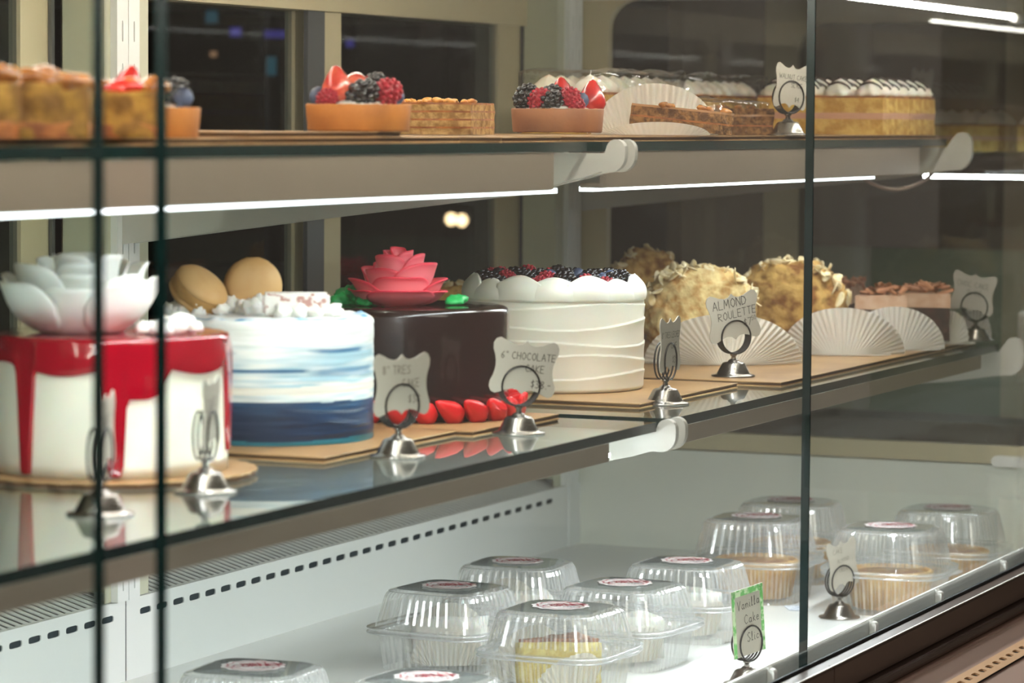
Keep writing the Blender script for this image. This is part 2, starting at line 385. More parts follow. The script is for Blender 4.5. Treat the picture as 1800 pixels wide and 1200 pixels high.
# front lip, rail and base
obj('front_lip', box(X0, XE, .866, .870, DK - .02, .7535, .0008), WHITE, case)
obj('glass_channel', prism([(.835, .70), (.8355, .7435), (.8495, .7435), (.8495, .735), (.864, .735), (.864, .70)], X0, 3.72, 'x'), BRONZE, case)
obj('glass_gasket', box(X0, 3.72, .8506, .8528, .735, .7462), DARKM, case)
obj('base_rail', prism([(.8345, .745), (.8345, .7462), (.831, .7462), (.829, .744), (.829, .722), (.8345, .722)], X0, XU + .026, 'x'), BRONZE, case)
obj('base_rail', prism([(.8345, .745), (.8345, .7462), (.831, .7462), (.829, .744), (.829, .722), (.8345, .722)], XU + .0275, 3.72, 'x'), BRONZE, case)
obj('rail_bead', box(X0, 3.72, .8296, .8312, .7462, .7468), PLW, case)
obj('base_recess', box(X0, 3.72, .8375, .85, .68, .73), BRONZE, case)
obj('bumper', prism([(.836, .7205)] + arc(.8235, .7155, .0048, 60, 300, 10) + [(.836, .7108)], X0, 3.72, 'x'), BRONZE, case)
P_LEDGE = [(.8365, .7105), (.812, .7105), (.70, .690), (.69, .67), (.69, .10), (.836, .10)]
obj('base_ledge', prism(P_LEDGE, X0, 3.72, 'x'), BRONZE2, case)
def vent():
    bm = bmesh.new(); s = Vector((0, .812, .7105)); e = Vector((0, .70, .690)); d = (e - s).normalized(); nrm = Vector((0, d.z, -d.y)); nrm = nrm if nrm.z > 0 else -nrm
    def P(u, v, dd): p = s + d * v + nrm * (.0022 - dd); return (u, p.y, p.z)
    for k in range(52): slot_cell(bm, 2.45 + k * .024, 2.45 + (k + 1) * .024, .028, .048, .0135, .0062, P, .002, 0, 4)
    o = obj('vent_strip', bm, VENTM, case)
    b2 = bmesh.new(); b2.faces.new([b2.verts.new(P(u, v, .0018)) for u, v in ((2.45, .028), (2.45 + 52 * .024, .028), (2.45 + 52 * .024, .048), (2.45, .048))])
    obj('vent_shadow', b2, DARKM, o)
vent()
# uprights
def upright(x, z0, z1):
    bm = bmesh.new(); P = lambda u, v, d: (u, YB - .006 + d, v)
    w = .0195
    for s in (-1, 1):
        cu = x + s * (w / 2 + .0006); pitch = .0381; k = 0; z = z0
        while z < z1 - 1e-6:
            zz = min(z + pitch, z1)
            if zz - z > .03:
                if k % 6 == 4: slot_cell(bm, cu - w / 2, cu + w / 2, z, zz, .0065, .0065, P, .005, 0, 2)
                else: slot_cell(bm, cu - w / 2, cu + w / 2, z, zz, .0026, .019, P, .005, 0, 3)
            else: bm.faces.new([bm.verts.new(P(u, v, 0)) for u, v in ((cu - w / 2, z), (cu + w / 2, z), (cu + w / 2, zz), (cu - w / 2, zz))])
            z = zz; k += 1
        for u in (cu - w / 2, cu + w / 2): bm.faces.new([bm.verts.new(p) for p in (P(u, z0, 0), P(u, z1, 0), P(u, z1, .025), P(u, z0, .025))])
    o = obj('upright', bm, WHITE, case)
    obj('upright_slot_shade', box(x - .017, x + .017, YB, YB + .002, z0, z1), SLOTD, o)  # dark sheet standing in for the shade inside the slots
upright(XU, .7632, 1.40)
upright(XE - .036, .7632, 1.40)
# jamb panels beside the doors
for a, b in ((2.566, 2.645), (3.622, XE)):
    obj('jamb', box(a, b, YB + .002, YD, .7735, 1.45), JAMB, case)
    obj('jamb_face', box(a, b, YB + .001, YB + .0018, .7635, 1.45), JAMB, case)
obj('header', box(X0, XE, YD - .004, YD + .05, 1.312, 1.47), STEELW, case)
obj('canopy', box(X0, 3.72, .86, 1.62, 1.345, 1.47), PLW, case)
t = obj('led_tube', tube([(X0, .955, 1.3195), (3.655, .955, 1.3195)], .0022, 10), TUBE, case, True)
for a, b in ((3.655, 3.69),): obj('tube_socket', tube([(a, .955, 1.3195), (b, .955, 1.3195)], .006, 12), PLW, t, True)
obj('tube_holder', box(X0, 3.68, .950, .96, 1.3235, 1.345), PLW, case)
t = obj('led_tube', tube([(X0, 1.24, 1.338), (3.10, 1.24, 1.338)], .0022, 10), TUBE_FILL, case, True)  # rear tube added to light the upper slices from above and behind
# end wall: lower panel, upper framed glass with rounded corners
obj('end_panel', box(XE, XE + .018, .845, YD + .02, DK - .03, .8075), mat('end_panel_paint', 'e6e8db', .3), case)
def endframe(x, th, m, name, parent, ya=.85, yb=1.56, za=.809, zb=1.40, ri=.035, oy=(.90, 1.464), oz=(.83, 1.345)):
    bm = bmesh.new(); pts = []
    cs = ((oy[1] - ri, oz[1] - ri, 0), (oy[0] + ri, oz[1] - ri, 90), (oy[0] + ri, oz[0] + .002, 180), (oy[1] - ri, oz[0] + .002, 270))
    inner = []
    for i, (cy, cz, a) in enumerate(cs): inner += arc(cy, cz, ri if i < 2 else .002, a, a + 90, 6) if i < 2 else [(oy[0], oz[0]), (oy[0] + .001, oz[0])] if i == 2 else [(oy[1] - .001, oz[0]), (oy[1], oz[0])]
    outer = []
    for (y, z) in inner:
        cy, cz = (oy[0] + oy[1]) / 2, (oz[0] + oz[1]) / 2
        dy, dz = (y - cy) / ((oy[1] - oy[0]) / 2), (z - cz) / ((oz[1] - oz[0]) / 2); L = max(abs(dy), abs(dz))
        dy, dz = dy / L, dz / L
        outer.append(((yb if dy > 0 else ya) if abs(dy) > .999 else cy + dy * ((yb - ya) / 2), (zb if dz > 0 else za) if abs(dz) > .999 else cz + dz * ((zb - za) / 2)))
    n = len(inner)
    for d in (x, x + th):
        I = [bm.verts.new((d, *p)) for p in inner]; O = [bm.verts.new((d, *p)) for p in outer]
        for k in range(n): bm.faces.new((I[k], I[(k + 1) % n], O[(k + 1) % n], O[k]))
    a = [bm.verts.new((x, *p)) for p in inner]; b = [bm.verts.new((x + th, *p)) for p in inner]
    for k in range(n): bm.faces.new((a[k], a[(k + 1) % n], b[(k + 1) % n], b[k]))
    a = [bm.verts.new((x, *p)) for p in outer]; b = [bm.verts.new((x + th, *p)) for p in outer]
    for k in range(n): bm.faces.new((a[k], a[(k + 1) % n], b[(k + 1) % n], b[k]))
    return obj(name, bm, m, parent)
fr = endframe(XE + .002, .014, STEELW, 'end_frame', case)
obj('end_glass', box(XE + .008, XE + .010, .90, 1.464, .83, 1.345), PANE, fr)
obj('panel_cap', prism(arc(.865, .8135, .006, 90, 270, 6) + arc(.975, .8135, .006, -90, 90, 6), XE - .012, XE + .012, 'x'), PLW, case)
# little clips on the lip
for x in (2.29, 2.56, 2.845, 3.06, 3.30):
    obj('lip_clip', prism([(.8655, .7545)] + arc(.8625, .748, .0035, 80, 200, 5) + [(.8585, .715), (.8655, .715)], x - .004, x + .004, 'x'), PLW, case)

# ------------------------------------------------------------------ front panes
def pane(x0, x1, y, label):
    bm = bmesh.new(); z0, z1 = .7365, 1.345; t = .007
    B(bm, x0, x1, y, y + t, z0, z1)
    for f in bm.faces:
        n = f.calc_center_median(); f.normal_update()
        f.material_index = 1 if (abs(f.normal.x) > .5 or abs(f.normal.z) > .5) else (0 if n.y < y + t / 2 else 2)
    o = obj('front_pane', bm, [PANE, GEDGE, SHELFB], case); o['label'] = label; return o
pane(X0, 1.462, YG - .001, 'clear front glass pane at the far left, its edge a blurred dark line')
pane(1.527, 2.6225, YG - .001, 'wide clear front glass pane before the whole cakes')
pane(2.6245, 3.70, YG - .001, 'clear front glass pane before the almond and chocolate slices')

# ------------------------------------------------------------------ sliding doors
def door(x0, x1, y, label, st=.03, stl=.03):
    t = thing('sliding_door', label, 'door', (x0, y, .775), 0, 'sliding doors behind the shelves')
    w = x1 - x0; h = 1.38 - .775; bm = bmesh.new()
    B(bm, 0, stl, 0, .012, 0, h); B(bm, w - st, w, 0, .012, 0, h); B(bm, stl, w - st, 0, .012, 0, .028); B(bm, stl, w - st, 0, .012, h - .068, h)
    obj('frame', bm, STEELW, t); obj('pane', box(stl, w - st, .004, .008, .028, h - .068), PANE2, t)
    gm = bmesh.new(); B(gm, w - .006, w - .0005, -.004, -.0005, 0, h); obj('edge_rail', gm, RAILG, t); return t
door(1.6, 2.56, 1.548, 'white framed sliding door at the far left of the case back', .052, .05)
door(2.62, 3.095, 1.562, 'sliding glass door behind the blue cake, dark right stile', .028, .03)
door(3.098, 3.63, 1.546, 'white framed sliding glass door behind the chocolate cake and berry tarts', .07, .045)
obj('door_meeting_rail', box(3.055, 3.094, 1.541, 1.546, .775, 1.34), RAILG, case)

# ------------------------------------------------------------------ shelves
def glass_board(parent, x0, x1, y0, y1, z1, t=.008):
    bm = bmesh.new(); B(bm, x0, x1, y0, y1, z1 - t, z1)
    for f in bm.faces:
        f.normal_update(); f.material_index = 0 if f.normal.z > .5 else 2 if f.normal.z < -.5 else 1
    return obj('glass', bm, [SHELFG, GEDGE, SHELFB], parent)
def shelf(x0, x1, yf, z, rx0, rx1, lx1, label, arms):
    rh = .0395 if z > 1 else .0245; LM = [LEDS, LED, PLW] if z > 1 else [LEDS2, LED2, PLW]
    t = thing('glass_shelf', label, 'shelf', (0, 0, 0), 0, 'glass shelves in the case')
    glass_board(t, x0, x1, yf, YB - .012, z)
    r = obj('front_rail', prism([(yf + .001, z - .0085), (yf + .001, z - rh + .001), (yf + .004, z - rh), (yf + .024, z - rh), (yf + .024, z - rh + .004), (yf + .006, z - rh + .004), (yf + .006, z - .0085)], rx0, rx1, 'x'), ALU, t)
    bm = box(rx0 + .005, lx1, yf + (.015 if z > 1 else .0245), yf + (.027 if z > 1 else .0365), z - rh - (.0033 if z > 1 else .0022), z - rh + .001)
    for f in bm.faces: f.normal_update(); f.material_index = 1 if f.normal.z < -.5 else 2 if f.normal.z > .5 else 0
    obj('led_strip', bm, LM, r)
    for x in arms:
        s = 0 if z > 1 else -.0
        d = yf - YU; zz = z - UP
        yt = 1.0065 if z > 1 else .9585
        prof = [(YB - .003, -.0095), (YB - .003, -.096), (1.30, -.070), (yt + .10, -.0455), (yt + .065, -.036), (yt + .04, -.0305), (yt + .022, -.025)] + arc(yt + .014, -.0115, .014, -75, -180, 7) + arc(yt + .0085, -.006, .0085, 180, 20, 8) + [(yt + .0185, -.0095)]
        prof = [(y, v + z) for y, v in prof]
        obj('bracket_arm', prism(prof, x - .0035, x + .0035, 'x'), PLG, t)
    return t
shelf(1.55, 2.583, YU, UP, 1.55, 2.513, 2.555, 'upper glass shelf on the left, holding the berry tarts', (2.589,))
shelf(2.618, 3.69, YU, UP, 2.628, 3.583, 3.46, 'upper glass shelf on the right, holding the walnut and sponge cake slices', (2.612,))
shelf(1.45, 2.583, YL, LO, 1.45, 2.478, 2.54, 'lower glass shelf on the left, holding the drip, blue and chocolate cakes', (2.589,))
shelf(2.618, 3.69, YL, LO, 2.628, 3.62, 3.40, 'lower glass shelf on the right, holding the white berry cake and almond rolls', (2.612,))
for o_ in (1.04, .975):
    z = UP if o_ > 1 else LO
    obj('end_bracket', prism([(YB - .003, z - .011), (YB - .003, z - .09), (o_ + .06, z - .046), (o_ + .0, z - .0365)] + arc(o_ - .01, z - .0165, .02, -90, -180, 5)[1:] + arc(o_ - .018, z - .004, .012, 180, 60, 4) + [(o_ + .0, z - .0095)], 3.69, 3.697, 'x'), PLG, case)

# ------------------------------------------------------------------ cake boards
def cake_board(name, x0, x1, y0, y1, z, label, cut=(), rz=0, th=.004, group='corrugated cake boards'):
    t = thing(name, label, 'cake board', ((x0 + x1) / 2, (y0 + y1) / 2, z), rz, group)
    w, d = (x1 - x0) / 2, (y1 - y0) / 2
    bm = bmesh.new(); B(bm, -w, w, -d, d, th - .0007, th); B(bm, -w, w, -d, d, 0, .0006, 1)
    obj('liner_sheet', bm, [GOLD, CARD], t)
    f = bmesh.new(); n = int(2 * w / .0035)
    pts = [(-w + 2 * w * k / (2 * n), (.0009 if k % 2 else th - .001)) for k in range(2 * n + 1)]
    for (a, za), (b, zb) in zip(pts, pts[1:]):
        v = [f.verts.new(p) for p in ((a, -d + .0006, za), (b, -d + .0006, zb), (b, d - .0006, zb), (a, d - .0006, za))]; f.faces.new(v)
    o = obj('corrugation', f, FLUTE, t); o['kind'] = 'stuff'
    return t
def round_board(x, y, z, r, label, th=.004):
    t = thing('cake_board', label, 'cake board', (x, y, z), 0, 'corrugated cake boards')
    rf = lambda rr, zz, a: (rr * (1 + .012 * math.cos(36 * a)) if rr > r * .9 else rr, zz)
    obj('liner_sheet', lathe([(0, th), (r, th), (r, th - .001)], 144, rf=rf), GOLD, t)
    obj('corrugation', lathe([(r * .99, th - .001), (r * .975, .002), (r * .99, 0), (0, 0)], 144, rf=rf), FLUTE, t)
    return t
ZL = LO + .0002
round_board(2.028, 1.178, ZL, .103, 'round gold board under the red drip cake')
cake_board('cake_board', 2.16, 2.40, 1.075, 1.32, ZL, 'kraft board under the blue striped cake')
cake_board('cake_board', 2.395, 2.575, 1.06, 1.30, ZL, 'kraft board under the chocolate cake')
cake_board('cake_board', 2.70, 2.96, 1.035, 1.30, ZL, 'kraft board under the white berry cake')
cake_board('cake_board', 2.985, 3.685, 1.0, 1.44, ZL, 'long brown board under the almond rolls and chocolate slices')
ZUP = UP + .0002
cake_board('cake_board', 1.62, 2.40, 1.075, 1.36, ZUP, 'gold board under the left berry tarts on the upper shelf')
cake_board('cake_board', 2.05, 2.30, 1.08, 1.30, ZUP + .0042, 'small upper board directly under the strawberry tart')
cake_board('cake_board', 2.45, 2.575, 1.06, 1.34, ZUP, 'board under the second berry tart, above the shelf bracket')
cake_board('cake_board', 2.63, 3.07, 1.052, 1.40, ZUP, 'dark edged board under the walnut slice in its fluted paper')
cake_board('cake_board', 3.075, 3.685, 1.05, 1.40, ZUP, 'board under the yellow sponge cake slices at the right')

# ------------------------------------------------------------------ sign holders
def plaque(w, h):
    """scalloped bracket outline, centred, counter-clockwise"""
    q = []
    for k in range(7): t = k / 6; q.append((w * .03 + t * (w * .27), h * (.41 + .0 * t) + h * .02 * math.sin(t * PI)))
    P = [(0, h * .47), (w * .035, h * .43), (w * .07, h * .40), (w * .14, h * .385), (w * .24, h * .41), (w * .32, h * .455), (w * .40, h * .49), (w * .46, h * .46), (w * .495, h * .38), (w * .49, h * .28), (w * .455, h * .18), (w * .435, h * .08), (w * .43, 0)]
    R = P + [(x, -y) for x, y in P[::-1][1:]]
    Lf = [(-x, -y) for x, y in R[1:]][:-1]
    return [(x, y) for x, y in R] + Lf
HB = None
def holder(name, x, y, z, yaw, label, card=(.055, .048), outline=None, lines=(), tilt=0, zc=.062, ring=.0162, lean=0, border=None, cardmat=None, wgt=.075, uoff=0.0, zrot=0):
    """yaw: direction the card faces (angle of its normal, radians)"""
    t = thing(name, label, 'sign holder', (x, y, z), yaw + PI / 2, 'price sign holders')
    # local frame: card faces -Y, u along +X
    b = obj('base', lathe([(0, .0168), (.0035, .0168), (.0050, .0155), (.0058, .0143), (.0095, .0138), (.0112, .0126), (.0158, .0038), (.0168, .0022), (.0212, .0014), (.0217, .0005), (.0212, 0), (0, 0)], 40), STEEL, t, True)
    obj('stem', lathe([(.0028, .016), (.0022, .0195), (.0034, .0205), (.0034, .0222), (0, .0226)], 16), STEEL, t, True)
    cz = .0222 + ring
    for k in range(4):
        o_ = (k - 1.5) * .0033
        obj('ring', tube([(ring * math.cos(2 * PI * i / 32), o_, cz + ring * math.sin(2 * PI * i / 32)) for i in range(32)], .00085, 8, closed=True), WIRE, t, True)
    w, h = card; out = outline or plaque(w, h); z1 = cz - .008 + h / 2 + (zc - .062)
    M = Matrix.Translation((uoff, -.0040, z1)) @ Matrix.Rotation(tilt, 4, 'Y') @ Matrix.Rotation(lean, 4, 'X')
    bm = prism(out, -.0004, .0004, 'y'); bm.transform(M); c = obj('sign', bm, cardmat or SIGN, t); c['label'] = 'handwritten card'
    def Pt(u, v): return M @ Vector((u, -.00052, v))
    if border:
        bb = bmesh.new()
        for (u0, u1, v0, v1) in border: bb.faces.new([bb.verts.new(M @ Vector((u, -.00047, v))) for u, v in ((u0, v0), (u1, v0), (u1, v1), (u0, v1))])
        obj('border', bb, CARDG, c)
    if lines: obj('lettering', writing(lines, Pt, wgt=wgt), INK, c)
    return t
FACE = math.atan2(-math.sin(TH), -math.cos(TH))       # towards the viewer
dg = math.radians
holder('sign_holder', 1.811, 1.060, ZL, FACE + dg(86), 'blurred steel sign holder at the far left beside the pane edge', lines=[('CAKE', -.015, .0, .009, 0)])
holder('sign_holder', 1.954, 1.062, ZL, FACE + dg(83), 'blurred steel sign holder before the right side of the drip cake', lines=[('CAKE', -.015, .0, .009, 0)])
holder('sign_holder', 2.225, 1.046, ZL, FACE + dg(42), 'blurred sign holder with price card standing before the chocolate cake', lines=[('8" TRES', -.019, .008, .0062, 0), ('CAKE', .0, -.002, .006, 0), ('$38', .006, -.014, .006, 0)])
holder('sign_holder', 2.436, 1.038, ZL, FACE + dg(20), 'sign holder reading CHOCOLATE CAKE at the corner of the left lower shelf', card=(.057, .046), tilt=dg(7), uoff=.003, lines=[('6" CHOCOLATE', -.021, .006, .0057, .02), ('CAKE', .001, -.003, .0057, 0), ('$38.-', .007, -.0155, .006, 0)], wgt=.1)
holder('sign_holder', 2.753, 1.031, ZL, FACE + dg(68), 'sign holder turned nearly edge on between the white cake and almond rolls', card=(.056, .050), lines=[('8" TRES LECHES', -.023, .006, .0052, 0), ('CAKE', .002, -.004, .0052, 0), ('$39', .006, -.017, .006, 0)], wgt=.1, zc=.060)
holder('sign_holder', 3.035, 1.066, ZL + .0042, FACE + dg(26), 'sign holder reading ALMOND ROULETTE in front of the almond rolls', card=(.058, .048), zc=.066, tilt=dg(-8), lean=0, uoff=-.003, lines=[('ALMOND', -.022, .0085, .0085, .05), ('ROULETTE', -.017, -.0025, .0075, .08), ('$7', .0105, -.011, .0070, .1), ('50', .0195, -.0065, .0042, .1)], wgt=.085)
holder('sign_holder', 3.675, .998, ZL + .0042, FACE + dg(-30), 'blurred sign holder beside the chocolate slices at the right end', tilt=dg(8), lines=[('CHOC CAKE', -.021, .006, .0062, 0), ('SLICE', -.008, -.003, .006, 0)], uoff=-.002)
holder('sign_holder', 3.16, 1.055, ZUP + .0042, FACE + dg(36), 'sign holder reading WALNUT CAKE SLICE on the upper shelf', card=(.044, .046), tilt=dg(6), lines=[('WALNUT CAKE', -.0165, .007, .0046, 0), ('SLICE', .0, -.001, .0046, 0), ('$4.', .006, -.015, .0046, 0)], wgt=.1, zc=.058)
holder('sign_holder', 4.215, 1.225, 1.1645, FACE + dg(30), 'faint sign holder behind the sponge slices at the right end of the upper shelf', card=(.036, .052), tilt=dg(3), lines=[('CAKE', -.012, .006, .006, 0), ('SLICE', -.012, -.004, .006, 0)], zc=.088)
gw, gh = .046, .062
bd = [(-gw / 2, -gw / 2 + .0045, -gh / 2, gh / 2), (gw / 2 - .0045, gw / 2, -gh / 2, gh / 2), (-gw / 2, gw / 2, gh / 2 - .006, gh / 2)]
holder('sign_holder', 2.828, .977, DK + .0002, FACE + dg(48), 'green bordered Vanilla Cake Slice sign behind the front lip', card=(gw, gh), outline=[(-gw / 2, -gh / 2), (gw / 2, -gh / 2), (gw / 2, gh / 2), (-gw / 2, gh / 2)], border=bd, tilt=dg(-6), lines=[('Vanilla', -.015, .012, .0085, .06), ('Cake', -.006, -.002, .0085, .04), ('Slice', -.003, -.019, .0085, .04)], zc=.060, uoff=-.004)
holder('sign_holder', 3.258, 1.025, DK + .0002, FACE + dg(40), 'white card sign holder on the deck beside the front round pie box', card=(.044, .052), tilt=dg(-9), lines=[('CAKE', -.013, .012, .005, 0), ('ALMOND', -.008, .002, .004, .05), ('CREAM', -.006, -.008, .004, .05)], zc=.062, wgt=.06)

# ------------------------------------------------------------------ berries and small toppings (shared meshes)
def drupe(m, n=34, r=.0024, a=.0072, b=.0095):
    bm = blob(2, a * 1.0, a * 1.0, b, 0, 1); g = PI * (3 - math.sqrt(5))
    for i in range(n):
        z = 1 - 2 * (i + .5) / n; rr = math.sqrt(1 - z * z)
        p = Vector((a * rr * math.cos(g * i), a * rr * math.sin(g * i), b * z))
        s = bmesh.new(); bmesh.ops.create_icosphere(s, subdivisions=2 if m is BLACKB else 1, radius=r); addmesh(bm, s, Matrix.Translation(p))
    return meshof(bm, m, name='drupelets')
M_BLACK = drupe(BLACKB); M_RASP = drupe(RASP, 60, .0017, .0074, .0088)
def blueberry():
    bm = lathe([(0, -.0068), (.004, -.0056), (.0065, -.002), (.0068, .001), (.0055, .0045), (.0035, .0058), (.0032, .0066), (.0022, .0058), (0, .005)], 20, rf=lambda r, z, a: (r * (1 + (.12 * math.cos(5 * a) if z > .006 else 0)), z))
    return meshof(bm, BLUEB, name='berry')
M_BLUE = blueberry()
def strawberry(m):
    bm = lathe([(0, .017), (.003, .0155), (.007, .010), (.0105, .003), (.0118, -.003), (.010, -.008), (.004, -.010), (0, -.010)], 24)
    for v in bm.verts: v.co += v.co.normalized() * .0006 * noise.noise(v.co * 500)
    return meshof(bm, m, name='fruit')
M_STR = strawberry(STRAW); M_STC = strawberry(STRAWC)
def flake():
    bm = bmesh.new(); bmesh.ops.create_icosphere(bm, subdivisions=2, radius=1)
    for v in bm.verts:
        x, y, z = v.co; v.co = (x * .0062, y * .0036 * (1 - .25 * x), z * .0007 + .0009 * x * x)
    return meshof(bm, ALM, name='flake')
M_FLAKE = flake()

# ------------------------------------------------------------------ roses
def petal_obj(parent, ang, rb, rt, zb, zt, width, curl, colfn, m, name='petal', seed=0, cup=.25, wav=.06):
    """petal hugging the axis: u across, v up"""
    def fn(u, v):
        a = (u - .5) * width * (.55 + .45 * math.sin(min(1, v * 1.4) * PI / 2)); e = abs(u - .5) * 2
        vv = v * (1 - .42 * e ** 3.6)
        r = rb + (rt - rb) * math.sin(vv * PI / 2) ** .9 + curl * max(0, vv - .7) ** 2 * 7
        r *= 1 - .10 * e * e * vv
        z = zb + (zt - zb) * vv ** 1.35 - curl * max(0, vv - .75) ** 2 * 9
        z += wav * (zt - zb + .004) * noise.noise(Vector((u * 2.5, v * 2, seed))) * v
        r += wav * .5 * (rt + .004) * noise.noise(Vector((u * 2.5 + 9, v * 2, seed))) * v
        return (r * math.cos(ang + a), r * math.sin(ang + a), z)
    bm = grid(16, 10, fn, colfn=colfn)
    o = obj(name, bm, m, parent, True)
    md = o.modifiers.new('thickness', 'SOLIDIFY'); md.thickness = .0011; return o
def rose(parent, loc, R, H, layers, colfn, m, rz=0):
    c = bpy.data.objects.new('rose', None); link(c, parent); c.location = loc; c.rotation_euler = (0, 0, rz)
    k = 0
    for (n, rb, rt, zb, zt, w, curl, off) in layers:
        for i in range(n):
            jr = 1 + .09 * math.sin(k * 2.4 + 1) * (n > 2); jz = 1 + .10 * math.sin(k * 1.7) * (n > 2)
            petal_obj(c, off + 2 * PI * i / n, rb * R, rt * R * jr, zb * H, zt * H * jz, w, curl * R, colfn, m, seed=k); k += 1
    return c

# ------------------------------------------------------------------ cakes
CR = .0825; CH = .0945
def body_prof(r, h, bev=.005):
    return [(0, 0), (r, 0), (r, h * .1), (r, h * .3), (r, h * .6), (r, h - bev)] + [(r - bev + bev * math.cos(a), h - bev + bev * math.sin(a)) for a in (.4, .8, 1.2, PI / 2)] + [(r * .6, h), (0, h)]
ZC = ZL + .0042
VA = math.atan2(-1, 0)
# 1 drip cake
dc = thing('drip_cake', 'white cake with red glaze dripping down its side and a big cream flower', 'cake', (2.028, 1.178, ZC))
obj('body', lathe(body_prof(CR, CH), 96), CREAM, dc, True)
face = math.atan2(-1.178, -2.028)
def zlow(a):
    d = (a - face + PI) % (2 * PI) - PI          # positive = screen right? (counter-clockwise)
    z = CH - .020 + .004 * math.sin(5 * a + 1)
    for c, w, L in ((-dg(44), .075, .085), (dg(2), .085, .096), (dg(78), .10, .060), (-dg(100), .08, .07), (dg(130), .08, .06), (dg(175), .1, .07)):
        e = abs(d - c); e = min(e, 2 * PI - e)
        z = min(z, CH - L * math.exp(-(e / w) ** 4) - .013 * math.exp(-(e / (w * 3.4)) ** 2) - .008)
    e = abs(d - dg(12)); z = min(z, CH - .012 - .028 * math.exp(-(e / .28) ** 4))
    return max(z, .0015)
def drip(u, v):
    a = 2 * PI * u; R = CR + .0016
    if v < .4: return (R * .97 * v / .4 * math.cos(a), R * .97 * v / .4 * math.sin(a), CH + .0018 + .0008 * noise.noise(Vector((v * 9, math.cos(a) * 3, math.sin(a) * 3))))
    if v < .5:
        t = (v - .4) / .1 * PI / 2; rr = R * .97 + R * .03 * math.sin(t); return (rr * math.cos(a), rr * math.sin(a), CH + .0018 - .004 * (1 - math.cos(t)))
    t = (v - .5) / .5; z0 = CH - .0022; z = z0 + (zlow(a) - z0) * math.sin(t * PI / 2) ** 1.0
    bulge = .0018 * math.sin(PI * min(1, t)) + .0012 * max(0, t - .7) * 3
    rr = R + bulge * (1 if t < 1 else 0) - (.002 if t > .985 else 0)
    return (rr * math.cos(a), rr * math.sin(a), z)
bm = grid(260, 40, drip); bmesh.ops.remove_doubles(bm, verts=bm.verts, dist=1e-6); bmesh.ops.recalc_face_normals(bm, faces=bm.faces)
obj('red_glaze', bm, REDG, dc, True)['label'] = 'glossy red glaze'
white_col = lambda u, v: (.90, .93, .86)
LAY_OPEN = [(3, .05, .16, .45, .95, 2.6, .02, 0), (5, .14, .34, .35, 1.0, 1.9, .04, .5), (6, .22, .55, .25, .98, 1.6, .06, .2), (7, .32, .76, .12, .90, 1.35, .08, .7), (8, .42, .95, 0, .74, 1.2, .08, .1)]
rose(dc, (.016 - .028, .018, CH + .001), .058, .054, LAY_OPEN, white_col, VCOLP, .3)
for i in range(16):
    a = face + dg(20) + random.uniform(.2, 1.9); r = random.uniform(.035, .068); s = random.uniform(.005, .009)
    bm = blob(2, s, s, s * 1.0, .25, 200, i, flat=-s * .4); obj('cream_dollop', bm, CREAMW, dc, True, (r * math.cos(a), r * math.sin(a), CH + .003 + s * .4))
# 2 blue cake
bc = thing('blue_striped_cake', 'white and blue brushed cake topped with macarons and meringue', 'cake', (2.285, 1.186, ZC))
fb = math.atan2(-1.186, -2.285)
def bluecol(a, t):
    """a angle, t height 0..1"""
    d = (a - fb + PI) % (2 * PI) - PI
    n = noise.noise(Vector((math.cos(a) * 1.3, math.sin(a) * 1.3, t * 9))); n2 = noise.noise(Vector((math.cos(a) * 3 + 5, math.sin(a) * 3, t * 34)))
    w = Vector((.86, .86, .82)); navy = Vector((.008, .03, .085)); mid = Vector((.02, .15, .32)); pale = Vector((.42, .60, .68)); tan = Vector((.82, .74, .60))
    e = t + .008 * n2 + .012 * n
    if e < .345: c = navy.lerp(mid, max(0, (e - .25) * 2.5 + .4 * n2 * .6)) if e > .04 else Vector((.02, .18, .25))
    elif e < .41: c = w.lerp(pale, .5 + n2)
    elif e < .47: c = w.lerp(tan, .5)
    elif e < .56: c = w.lerp(pale, min(1, max(0, .55 + 1.5 * n2)))
    elif e < .80: c = w.lerp(pale, min(1, max(0, .5 + 1.2 * n + n2)))
    else: c = w.copy()
    for (t0, th, a0, a1, col, k) in ((.60, .016, -1.2, .42, mid * .7, .95), (.585, .035, .35, 1.3, mid, .55), (.745, .014, -1.3, -.28, mid, .8), (.755, .02, .35, 1.1, mid, .85), (.67, .012, -1.0, 1.2, pale, .5), (.52, .012, -.8, 1.3, pale, .7)):
        if a0 < d < a1:
            f = math.exp(-((t - t0) / th) ** 4) * k * min(1, (d - a0) * 6) * min(1, (a1 - d) * 10)
            c = c.lerp(col, max(0, min(1, f + .15 * n2 * (f > .1))))
    return tuple(c)
def bl(u, v):
    a = 2 * PI * u; t = v; r = CR - .0006 + .0006 * noise.noise(Vector((math.cos(a) * 2, math.sin(a) * 2, t * 30)))
    if t > .96: r -= .003 * ((t - .96) / .04) ** 2
    return (r * math.cos(a), r * math.sin(a), CH * t)
bm = grid(220, 110, bl, colfn=lambda u, v: bluecol(2 * PI * u, v)); obj('body', bm, VCOL, bc, True)
def topc(u, v):
    a = 2 * PI * u; n = noise.noise(Vector((math.cos(a) * v * 3, math.sin(a) * v * 8, 2)))
    k = max(0, min(1, (v - .8) * 7)) * max(0, min(1, .35 + 2.2 * n)); return tuple(Vector((.9, .92, .92)).lerp(Vector((.06, .28, .5)), k))
def topf(u, v):
    a = 2 * PI * u; r = (CR - .0035) * v; return (r * math.cos(a), r * math.sin(a), CH + .0035 * (max(0, v - .8) / .2) * (.5 + noise.noise(Vector((math.cos(a) * 6, math.sin(a) * 6, 0)))) * (v < .999))
obj('top', grid(120, 20, topf, colfn=topc), VCOL, bc, True)
